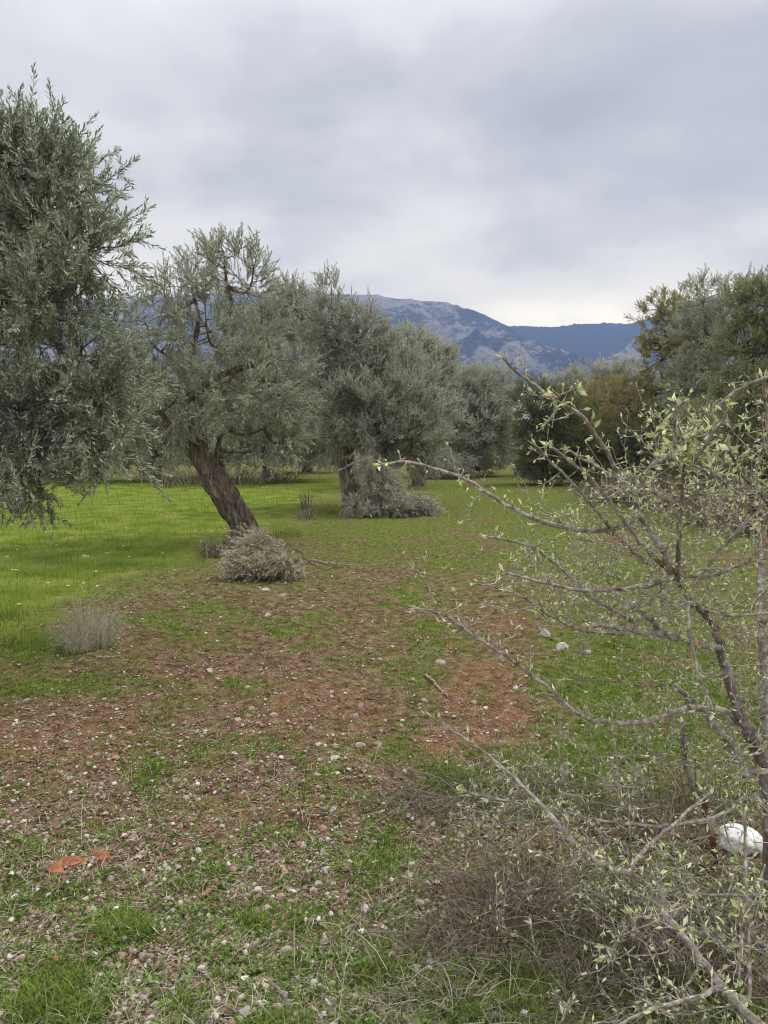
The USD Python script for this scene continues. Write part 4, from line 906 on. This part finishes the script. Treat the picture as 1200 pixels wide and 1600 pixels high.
for bi, (p, r) in enumerate(branches):
    seg = np.linalg.norm(np.diff(p, axis=0), axis=1)
    tg = nrm(np.gradient(p, axis=0))
    cov = 0.0
    for k in range(1, len(p) - 1):
        if r[k] > 0.014:
            if rng.random() < 0.15:
                twig(p[k], nrm(tg[k] * rng.choice([-1, 1]) * .5 + unit(1, rng)[0]), rng.uniform(0.08, 0.25), 0.003)
            continue
        for c in range(2):
            if rng.random() < 0.55:            # a short spur with a rosette of opening leaves
                e = nrm(unit(1, rng)[0] + np.array([0, 0, 0.55]) - tg[k] * 0.2)
                s = p[k] + e * (r[k] + rng.uniform(0.004, 0.022))
                twigs.append(tube([p[k], (p[k] + s) / 2 + rng.normal(size=3) * .001, s], [0.0024, 0.002, 0.0015], 4, False))
                ROS.append((s, e, rng.uniform(0.7, 1.25)))
        if rng.random() < 0.17:
            twig(p[k], nrm(unit(1, rng)[0] * 0.9 + tg[k] * -0.35 + [0, 0, 0.15]), rng.uniform(0.05, 0.2), 0.0024)
    for e_ in (0, -1):
        if r[e_] < 0.008:
            for c in range(3):
                ROS.append((p[e_] + rng.normal(size=3) * 0.004, nrm((tg[0] * -1 if e_ == 0 else tg[-1]) + unit(1, rng)[0] * .6), rng.uniform(1.0, 1.3)))
# the dense interior of the shrub
def fill(n, box_px, dr, ln, up=0.2):
    x0, x1, y0, y1 = box_px
    for k in range(n):
        a, b = rng.uniform(x0, x1), rng.uniform(y0, y1)
        q = P(a, b, rng.uniform(*dr))
        if q[2] < 0.03:
            continue
        twig(q, nrm(unit(1, rng)[0] + [0, 0, up]), rng.uniform(*ln), rng.uniform(0.0014, 0.0032))
fill(150, (870, 1210, 760, 960), (2.15, 2.9), (0.10, 0.30))
fill(70, (1000, 1210, 640, 800), (2.15, 2.8), (0.06, 0.20))
fill(120, (960, 1210, 950, 1200), (2.2, 2.9), (0.10, 0.28))
fill(60, (800, 960, 860, 980), (2.2, 2.8), (0.08, 0.2))
fill(90, (840, 1210, 1180, 1420), (1.9, 2.7), (0.10, 0.28))
fill(50, (720, 900, 1200, 1330), (2.1, 2.8), (0.08, 0.22))
fill(70, (940, 1210, 1380, 1600), (1.5, 2.1), (0.06, 0.2))
obj('twigs', cat(twigs), M['pear_bark'], pear, kind='stuff', smooth=True)
def rosette(s, e, size):
    n = int(rng.integers(2, 5))
    az = rng.uniform(0, 6.283) + np.arange(n) * 2.4
    x = nrm(np.cross(e, [0.3, 0.5, 0.8])); y = np.cross(e, x)
    rad = np.cos(az)[:, None] * x + np.sin(az)[:, None] * y
    til = rng.uniform(0.15, 0.85, n)[:, None]
    ll = size * np.clip(rng.gamma(4, 0.0036, n), 0.006, 0.021)
    return leaves(np.repeat(s[None], n, 0), e * np.cos(til) + rad * np.sin(til), e * np.sin(til) - rad * np.cos(til), ll, ll * rng.uniform(0.24, 0.46, n), rng.uniform(.2, .8), rng.normal(.1, .2))
pr = np.array([s for s, *_ in ROS]); sz = np.array([c for *_, c in ROS])
pxs, pys = proj(pr[:, 0], pr[:, 1], pr[:, 2])
boost = 1 + 0.55 * np.exp(-(((pxs - 1080) / 95) ** 2 + ((pys - 690) / 75) ** 2))
ROS = [(a, b, c * k) for (a, b, c), k in zip(ROS, boost)]; sz = sz * boost
score = sz / pr[:, 1] * ((pxs > 0) & (pxs < 1200) & (pys < 1600))
big = set(np.argsort(-score)[:285].tolist())
for k in sorted(big):
    s, e, c = ROS[k]
    obj('leaf_cluster', rosette(s, e, c * 1.15), M['bud'], pear)
obj('leaves', cat([rosette(*ROS[k]) for k in range(len(ROS)) if k not in big]), M['bud'], pear, kind='stuff')
for a, b, d in ((965, 841, 2.15), (1115, 818, 2.2), (1082, 914, 2.2), (1093, 1002, 2.15), (1080, 1032, 2.1), (953, 967, 2.15), (1038, 1134, 2.2), (1199, 845, 2.2), (1187, 1262, 2.3), (700, 1000, 2.0)):
    q = P(a, b, d)
    n = 4
    dv = unit(n, rng) + [0, 0, -.4]
    lf = leaves(q + rng.normal(size=(n, 3)) * .006, dv, unit(n, rng), rng.uniform(.014, .026, n), rng.uniform(.009, .014, n), .5, .3)
    obj('old_leaf', lf, M['fallen_leaf'], pear, label='withered orange leaf still on the shrub')

# dead thicket at the shrub's foot
scrub('dry_bush', 'tangled dead brown stems in the grass below the long pear branch', [(770, 1440, 90, .22), (830, 1400, 80, .24), (700, 1470, 50, .12)], 620, 60, thin=0.0015, spread=1.2, tangle=.85)
scrub('dry_bush', 'mat of dead pale stems in the weeds at the bottom, right of centre', [(640, 1560, 80, .07), (560, 1470, 50, .05), (720, 1590, 70, .09), (610, 1440, 40, .05)], 420, 64, 'straw', thin=0.0014, spread=1.2, tangle=1.0)
scrub('dry_bush', 'dark tangle of dead stems in the bottom right corner under the pear branches', [(960, 1480, 90, .30), (1060, 1520, 90, .3), (900, 1540, 70, .2), (1150, 1540, 60, .3)], 480, 61, thin=0.0016, spread=1.1, tangle=.75)
scrub('dry_bush', 'brown dead weeds in front of the pear trunk', [(1040, 1300, 80, .28), (1100, 1270, 70, .3), (950, 1290, 60, .2)], 300, 62, thin=0.0018, spread=1.0, tangle=.7)
scrub('dry_bush', 'low mat of greyish dead stems left of the pear, behind the lowest long branch', [(690, 1240, 70, .10), (760, 1255, 70, .13), (640, 1250, 40, .07), (860, 1240, 60, .16)], 480, 63, thin=0.0015, spread=1.2, tangle=.85)

# ---------------------------------------------------------------- ground cover
rng = np.random.default_rng(77)
def screen_points(n, y0=722, y1=1680, x0=-120, x1=1320, power=1.0):
    px = rng.uniform(x0, x1, n); py = y0 + (y1 - y0) * rng.random(n) ** power
    x, y = Gv(px, py)
    return x, y, px, py
def on_ground(x, y, lift=0.0):
    return np.stack([x, y, ground_z(x, y) + lift], 1)

x, y, px, py = screen_points(520000)
g, r, f = zones(x, y)
keep = rng.random(len(x)) < np.clip(g - 0.04, 0, 1) * np.where(y > 7, 0.6, 0.8)
x, y, g, f = x[keep], y[keep], g[keep], f[keep]
hgt = rng.gamma(4, 0.25, len(x)) * (0.017 + 0.016 * g ** 2 + 0.035 * f) * np.clip(1 + (y - 8) / 30, 1, 1.8)
wid = np.maximum(0.0026, 0.42 * y / FPX) * rng.uniform(0.7, 1.3, len(x))
hgt *= 0.45 + 1.1 * meshkit.fbm(np.stack([x * .9, y * .9, 0 * x], -1), 3, 51)
isf = f > 0.42
for sel, nm, mt, lb in ((~isf, 'grass', 'grass', 'short green grass in patches over the stony soil'), (isf, 'field_grass', 'field_grass', 'bright green grass of the field at the left')):
    v = blades(on_ground(x, y, -0.003)[sel], hgt[sel], wid[sel], rng.gamma(2, 0.32, sel.sum()), rng.uniform(0, 6.283, sel.sum()))
    obj(nm, v, M[mt], label=lb, category='grass', kind='stuff')

# broad-leaved weeds
x, y, px, py = screen_points(42000, 850, 1660)
g, r, f = zones(x, y)
keep = rng.random(len(x)) < np.clip(0.28 + g * 0.9 - r * 0.3, 0, 1) * np.where(f > 0.5, 0.25, 0.9)
x, y, g = x[keep], y[keep], g[keep]
k = 6
b0 = np.repeat(on_ground(x, y, 0.004), k, 0)
az = np.repeat(rng.uniform(0, 6.283, len(x)), k) + np.tile(np.arange(k) * 1.05, len(x)) + rng.normal(size=len(b0)) * .2
el = rng.uniform(0.1, 0.9, len(b0))
sz = np.repeat(rng.uniform(0.5, 1.3, len(x)), k)
dv = np.stack([np.cos(az) * np.cos(el), np.sin(az) * np.cos(el), np.sin(el)], 1)
ll = sz * rng.uniform(0.009, 0.022, len(b0)) * np.clip(1 + (b0[:, 1] - 5) / 16, 1, 1.6)
obj('weeds', leaves(b0 + dv * 0.004, dv, np.tile([[0, 0, 1.0]], (len(b0), 1)) + rng.normal(size=(len(b0), 3)) * .25, ll, ll * rng.uniform(.35, .6, len(b0)), .1, -.15), M['weed'], label='low broad-leaved weeds among the stones', category='weeds', kind='stuff')

# straw and bits of dead stalk
x, y, px, py = screen_points(170000, 790, 1680)
g, r, f = zones(x, y)
keep = rng.random(len(x)) < np.where(f > 0.5, 0.06, (0.62 - 0.3 * r) * (1 - .75 * g))
x, y, g = x[keep], y[keep], g[keep]
n = len(x)
yaw, pit = rng.uniform(0, 6.283, n), rng.normal(0.10, 0.22, n)
ln = rng.gamma(2.2, 0.011, n) + 0.008
dv = np.stack([np.cos(yaw) * np.cos(pit), np.sin(yaw) * np.cos(pit), np.sin(pit)], 1)
obj('straw', leaves(on_ground(x, y, 0.011) - dv * ln[:, None] * .3, dv, np.tile([[0, 0, 1.0]], (n, 1)) + rng.normal(size=(n, 3)) * .5, ln, np.maximum(0.0022, 0.35 * y / FPX) * rng.uniform(.6, 1.3, n), .3, rng.normal(0, .15, n)), M['straw'], label='scattered straw and dead stalks over the soil', category='straw', kind='stuff')

# upright thin dry stalks
x, y, px, py = screen_points(16000, 800, 1660)
g, r, f = zones(x, y)
keep = rng.random(len(x)) < np.where(f > 0.5, 0.15, 0.5)
x, y = x[keep], y[keep]
obj('dry_grass', blades(on_ground(x, y, -.003), rng.gamma(3, 0.016, len(x)) * np.clip(1 + (y - 6) / 20, 1, 1.6), np.maximum(0.0016, .26 * y / FPX), rng.gamma(2, .45, len(x)), rng.uniform(0, 6.283, len(x))), M['straw'], label='thin dry grass stalks among the weeds', category='dry grass', kind='stuff')

# taller tufts that stand out
def tuft(label, px, py, rx, h, n, material='grass', seed=0):
    rg = np.random.default_rng(900 + seed)
    c = G(px, py); rw = rx / FPX * c[1]
    th = thing('grass_tuft', label, 'grass tuft', (c[0], c[1], 0))
    a, q = rg.uniform(0, 6.283, n), rw * rg.random(n) ** 0.6
    bx, by = c[0] + np.cos(a) * q, c[1] + np.sin(a) * q
    hh = h * rg.uniform(.35, 1.1, n) * (1 - .5 * (q / rw) ** 2)
    obj('blades', blades(np.stack([bx, by, ground_z(bx, by) - .003], 1), hh, np.full(n, max(.0026, .5 * c[1] / FPX)) * rg.uniform(.6, 1.3, n), rg.gamma(2, .3, n) + .1, a + rg.normal(size=n) * .6), M[material], th, kind='stuff')
tuft('large bright green grass tuft in the lower left among the stones', 182, 1455, 56, .06, 380, seed=1)
tuft('green tuft in the bottom left corner', 70, 1560, 76, .06, 520, seed=2)
tuft('small green tuft in the middle of the red bare patch', 752, 1092, 24, .06, 160, seed=3)
tuft('dark green clump under the pear branches, beside the white rock', 1110, 1240, 46, .10, 260, seed=4)
tuft('tall yellow-green grass at the left edge by the field', 30, 1010, 50, .16, 420, 'field_grass', seed=5)
tuft('tall green blades in the grass left of the grey dry bush', 16, 965, 22, .2, 160, 'field_grass', seed=6)
tuft('upright green tuft among the pear branches, right of the white stones', 962, 1010, 20, .16, 150, seed=7)
tuft('small dark tuft on the stones in the middle left', 388, 1085, 18, .06, 90, seed=8)
tuft('green grass at the right of the torn hanging limb', 672, 800, 22, .2, 200, 'field_grass', seed=9)
tuft('green grass left of the middle trunk base', 520, 800, 34, .2, 300, 'field_grass', seed=10)
tuft('grass tuft behind the brush heap at the leaning trunk', 440, 838, 34, .25, 260, 'grass', seed=11)
tuft('green clump in the lower middle', 610, 1495, 34, .045, 160, seed=12)
tuft('green clump left of the dead stems', 700, 1545, 40, .05, 200, seed=13)
tuft('green clump near the bottom below the dead stems', 850, 1480, 36, .07, 160, seed=14)

# white and yellow flowers of the field
x, y, px, py = screen_points(900, 745, 960, -40, 540)
g, r, f = zones(x, y)
k = f > 0.6
x, y = x[k][:70], y[k][:70]
n = len(x); p5 = 5
b0 = np.repeat(on_ground(x, y, 0.08), p5, 0); az = np.tile(np.arange(p5) * 1.2566, n)
dv = np.stack([np.cos(az), np.sin(az), 0 * az + .2], 1)
obj('field_flowers', leaves(b0, dv, np.tile([[0, 0, 1.0]], (len(b0), 1)), np.full(len(b0), .024), np.full(len(b0), .018)), M['flower'], label='tiny white flowers dotted over the green field', category='flowers', kind='stuff')

# ---------------------------------------------------------------- stones
ico1, ico0 = trimesh.creation.icosphere(1), trimesh.creation.icosahedron()
def stone_mesh(c, size, seed, flat=0.6, sub=ico1, sink=0.32):
    rg = np.random.default_rng(seed)
    v = np.array(sub.vertices)
    for k in range(9):                        # facets: cut by random planes
        nn = unit(1, rg)[0]; h = rg.uniform(0.4, 0.8)
        dd = np.clip(v @ nn - h, 0, None); v = v - dd[:, None] * nn
    v = v * (1 + 0.12 * (meshkit.noise(v * 2.2 + seed, seed)[:, None] - .5))
    v = v * np.array([1, rg.uniform(.6, .95), flat * rg.uniform(.75, 1.15)]) * size / 2
    a = rg.uniform(0, 6.283)
    R = np.array([[math.cos(a), -math.sin(a), 0], [math.sin(a), math.cos(a), 0], [0, 0, 1]])
    v = v @ R.T
    v[:, 2] += size * flat / 2 * (1 - 2 * sink) * 0.6
    return v + c, np.array(sub.faces)

SPECIAL = [(880, 1016, 30, 'white', 'bright white stone under the pear branches at the edge of the green patch'), (850, 999, 30, 'grey', 'flat grey stone behind the bright white one under the pear branches'), (915, 1021, 22, 'grey', 'grey stone just right of the bright white one'),
           (563, 1163, 20, 'white', 'pale stone beside the path of red soil, mid picture'), (720, 1294, 20, 'white', 'whitish stone left of the lowest pear branches'), (491, 1540, 26, 'white', 'rounded whitish stone at the bottom, left of centre'),
           (405, 1571, 26, 'white', 'white broken stone at the bottom edge left of centre'), (487, 1418, 20, 'white', 'cream stone in the weeds of the lower middle'), (400, 1390, 20, 'white', 'white speckled stone in the lower left middle'), (380, 1586, 34, 'grey', 'flat grey stone at the bottom edge'),
           (453, 1562, 26, 'grey', 'long grey stone at the end of a stick near the bottom'), (240, 1432, 18, 'white', 'white stone right of the large bright green tuft'), (280, 1530, 22, 'white', 'grey-white stone right of the red patch at the lower left'), (140, 1420, 20, 'pink', 'salmon-coloured stone above the large bright green tuft'),
           (250, 1585, 20, 'pink', 'pinkish stone at the bottom edge'), (655, 1410, 22, 'beige', 'beige stone at the end of the stick in the lower middle'), (400, 1422, 20, 'pink', 'pinkish stone under the white speckled one'), (430, 1452, 18, 'rust', 'orange stone beside the thin stick, lower middle'),
           (592, 1160, 16, 'beige', 'beige stone right of the pale one, mid picture'), (645, 1062, 14, 'beige', 'small tan stone left of the red bare patch'), (110, 1210, 16, 'grey', 'grey stone on the red soil at the left'), (500, 1160, 16, 'white', 'pale stone on the path, left of the paired stones'),
           (134, 870, 12, 'white', 'white stone lying in the field below the hanging olive foliage'), (415, 925, 16, 'white', 'pale stone in front of the brush heap'), (418, 967, 16, 'white', 'pale flat stone on the path below the brush heap'), (442, 934, 18, 'beige', 'tan flat stone right of the brush heap'),
           (690, 1032, 22, 'grey', 'flat pale grey stone in the grass below the thin pear branch'), (775, 1140, 12, 'white', 'small white stone on the red bare patch'), (20, 1545, 22, 'beige', 'tan stone at the left edge near the bottom'), (60, 1300, 14, 'grey', 'grey stone left above the terracotta pieces')]
for k, (sx, sy, spx, col, lab) in enumerate(SPECIAL):
    c = G(sx, sy); c[2] = ground_z(c[0], c[1])
    obj('stone', stone_mesh(c, spx / FPX * c[1] * 1.05, 300 + k, .62), M['stone_' + col], origin=c, label=lab, category='stone', group='stones lying on the soil')
x, y, px, py = screen_points(6000, 960, 1600, 0, 1000, 0.8)
g, r, f = zones(x, y)
w = np.exp(-((px - 300) / 450) ** 2) * (1 - f) * (1 - 0.5 * g) * np.where((px > 700) & (py > 1180), .25, 1)
keep = np.nonzero(rng.random(len(x)) < w * .6)[0][:420]
size = np.clip(0.019 * (1 - rng.random(len(keep))) ** -0.40, 0.016, 0.05) * np.clip(1 + (y[keep] - 3) / 9, 1, 1.6)
order = np.argsort(-size / y[keep])[:262]
cols = rng.choice(['white', 'grey', 'beige', 'pink', 'rust'], len(order), p=[.22, .29, .29, .15, .05])
MARKS = [(120, 1350, 'on the soil near the terracotta pieces'), (180, 1455, 'around the large bright green tuft'), (60, 1560, 'in the bottom left corner'), (755, 1090, 'on or near the red bare patch'), (140, 1010, 'near the grey dry bush'), (600, 1420, 'near the pale stick, lower middle'), (430, 1470, 'near the short pale stick by the orange stone'),
         (440, 1560, 'near the long grey stone at the bottom'), (570, 1160, 'near the paired pale stones, mid picture'), (100, 1180, 'on the red soil at the left'), (415, 940, 'in front of the brush heap'), (480, 1110, 'on the reddish strip, mid picture'), (330, 1250, 'on the stony soil between red strip and terracotta'), (900, 1020, 'near the bright white stone'),
         (760, 1400, 'by the dead stems, lower right'), (310, 1380, 'right of the terracotta, below the stony strip'), (500, 1300, 'in the middle of the stony foreground'), (650, 1250, 'left of the lowest pear branches'), (680, 1580, 'in the bottom weeds right of centre')]
def where(a, b):
    return min(MARKS, key=lambda m: (m[0] - a) ** 2 + ((m[1] - b) * 1.3) ** 2)[2]
WORD = {'white': 'whitish', 'grey': 'grey', 'beige': 'tan', 'pink': 'pinkish', 'rust': 'rust-red'}
for o, col in zip(order, cols):
    k = keep[o]
    c = np.array([x[k], y[k], float(ground_z(x[k], y[k]))])
    obj('stone', stone_mesh(c, size[o], 1000 + int(o), .65), M['stone_' + col], origin=c, label=f'{"larger" if size[o] > .032 else "small"} {WORD[col]} stone {where(px[k], py[k])}', category='stone', group=f'{"larger" if size[o] > .032 else "small"} {WORD[col]} stones {where(px[k], py[k])}')
x, y, px, py = screen_points(76000, 880, 1660, -60, 1260)
g, r, f = zones(x, y)
w = (0.3 + 0.6 * np.exp(-((px - 330) / 380) ** 2)) * (1 - f) * (1 - 0.75 * g) * np.interp(py, [1000, 1250, 1600], [1, .95, .7]) * (0.45 + 0.9 * meshkit.noise(np.stack([x * 1.6, y * 1.6, 0 * x], -1), 77))
keep = rng.random(len(x)) < w
x, y = x[keep], y[keep]
n = len(x)
size = np.clip(0.0075 * (1 - rng.random(n)) ** -0.42, 0.005, 0.028) * np.clip(1 + (y - 5) / 10, 1, 1.5)
v0 = np.array(ico0.vertices)
sh = rng.uniform(.65, 1.25, (n, 12, 1)) * v0[None]
sc = np.stack([size * rng.uniform(.7, 1.2, n), size * rng.uniform(.6, 1, n), size * rng.uniform(.4, .7, n)], 1)[:, None] / 2
a = rng.uniform(0, 6.283, n); ca, sa = np.cos(a)[:, None], np.sin(a)[:, None]
sh = sh * sc
V = np.stack([sh[..., 0] * ca - sh[..., 1] * sa, sh[..., 0] * sa + sh[..., 1] * ca, sh[..., 2] + .2 * size[:, None]], -1) + on_ground(x, y, .0015)[:, None]
F = (np.arange(n)[:, None, None] * 12 + np.array(ico0.faces)[None]).reshape(-1, 3)
obj('gravel', (V.reshape(-1, 3), F), M['pebble'], label='small mixed gravel strewn over the red soil', category='gravel', kind='stuff')

# single things on the ground
def shard(pts_px, label, thick=0.012, seed=0, arch=0.012):
    rg = np.random.default_rng(seed)
    q = np.array([G(a, b) for a, b in pts_px]); c = q.mean(0); c[2] = ground_z(c[0], c[1])
    n = len(q); m = 5
    ring = []
    for s in np.linspace(1, 0.15, m):
        p = c + (q - c) * s; p[:, 2] = c[2] + 0.011 + arch * (1 - s ** 2) + rg.normal(size=n) * .002
        ring.append(p)
    topv = np.vstack(ring + [np.mean(ring[-1], 0)[None]])
    botv = topv - [0, 0, thick]
    f = []
    for r in range(m - 1):
        for i in range(n):
            a, b2 = r * n + i, r * n + (i + 1) % n
            f += [[a, b2, b2 + n], [a, b2 + n, a + n]]
    for i in range(n):
        f.append([(m - 1) * n + i, (m - 1) * n + (i + 1) % n, m * n])
    f = np.array(f); k = len(topv)
    side = np.array([[i, k + (i + 1) % n, (i + 1) % n] for i in range(n)] + [[i, k + i, k + (i + 1) % n] for i in range(n)])
    obj('terracotta_shard', (np.vstack([topv, botv]), np.vstack([f, f[:, ::-1] + k, side])), M['tile'], origin=c, smooth=40, label=label, category='shard', group='terracotta pieces on the ground')
shard([(72, 1358), (84, 1350), (98, 1345), (100, 1356), (99, 1364), (78, 1364)], 'left, palest piece of the broken terracotta', seed=1, arch=.010)
shard([(95, 1343), (110, 1338), (130, 1340), (141, 1344), (128, 1350), (112, 1355), (99, 1353)], 'longest, curved middle piece of the broken terracotta', seed=2, arch=.010)
shard([(145, 1337), (156, 1332), (170, 1333), (173, 1342), (160, 1346), (149, 1344)], 'small right-hand piece of the broken terracotta', seed=3, arch=.010)
c = G(1152, 1330); c[2] = ground_z(c[0], c[1])
rock = trimesh.creation.icosphere(4)
v = np.array(rock.vertices); rg = np.random.default_rng(5)
for k in range(12):
    nn = unit(1, rg)[0]; h = rg.uniform(.6, .88); v = v - np.clip(v @ nn - h, 0, None)[:, None] * nn
v = v * (1 + .22 * (meshkit.fbm(v * 3.2, 4, 3)[:, None] - .5)) * np.array([.098, .08, .066]) + [0, 0, .025]
obj('white_rock', (v + c, np.array(rock.faces)), M['white_rock'], origin=c, smooth=35, label='pitted bright white rock behind the pear branches at the lower right', category='rock')

def stick(pts_px, w, label, z=0.012, mname='pear_bark', sub=()):
    q = np.array([G(a, b) for a, b in pts_px]); q[:, 2] = ground_z(q[:, 0], q[:, 1]) + z
    rg = np.random.default_rng(len(label))
    p, r = spline(q, 18, np.linspace(w, w * .5, len(q)) / FPX * q[:, 1] / 2)
    p[1:-1] += rg.normal(size=(16, 3)) * r[1:-1, None] * .4
    th = thing('stick', label, 'stick', q[0])
    obj('stem', tube(p, r, 6), M[mname], th, smooth=True)
    for a in sub:
        s = p[int(a * 17)]; e = s + np.array([rg.normal() * .06, -.05, .05]) * q[0][1] / 3
        obj('side_twig', tube([s, (s + e) / 2 + [0, 0, .006], e], [r[5] * .6, r[5] * .5, r[5] * .3], 5), M[mname], th, smooth=True)
stick([(490, 880), (515, 886), (540, 888), (566, 891)], 4, 'thin bare stick lying right of the brush heap', .03, sub=(.3, .5, .75))
stick([(404, 1482), (415, 1474), (424, 1462)], 4, 'short pale stick pointing at the orange stone', sub=())
stick([(448, 1560), (436, 1550), (420, 1540)], 8, 'short pale stick against the long grey stone near the bottom')
stick([(592, 1418), (612, 1408), (632, 1394)], 7, 'pale stick in the weeds of the lower middle')
stick([(230, 1532), (258, 1536), (276, 1540)], 5, 'thin grey stick beside the grey-white stone', sub=(.5,))
stick([(665, 1055), (690, 1076), (700, 1086)], 4, 'small twig lying at the left edge of the red bare patch', sub=(.5,))
stick([(150, 1032), (170, 1030), (188, 1029)], 4, 'pale stick at the foot of the grey dry bush')
stick([(775, 1345), (800, 1340), (840, 1318)], 4, 'thin grey stick in the dead stems below the long pear branch', .05)

# ---------------------------------------------------------------- air
M['haze'] = mat('blue_haze', {'v': ('principled_volume', {'color': (0.33, 0.49, 1.0), 'density': 2.2e-4, 'anisotropy': 0.0, 'absorption_color': (1.0, 1.0, 1.0)})}, [], surface=None, volume='v.volume')
hz = box(-7200, 7200, -500, 7600, -6, 640)
obj('haze', hz, M['haze'], label='thin blue haze in front of the mountains', category='haze', kind='stuff')
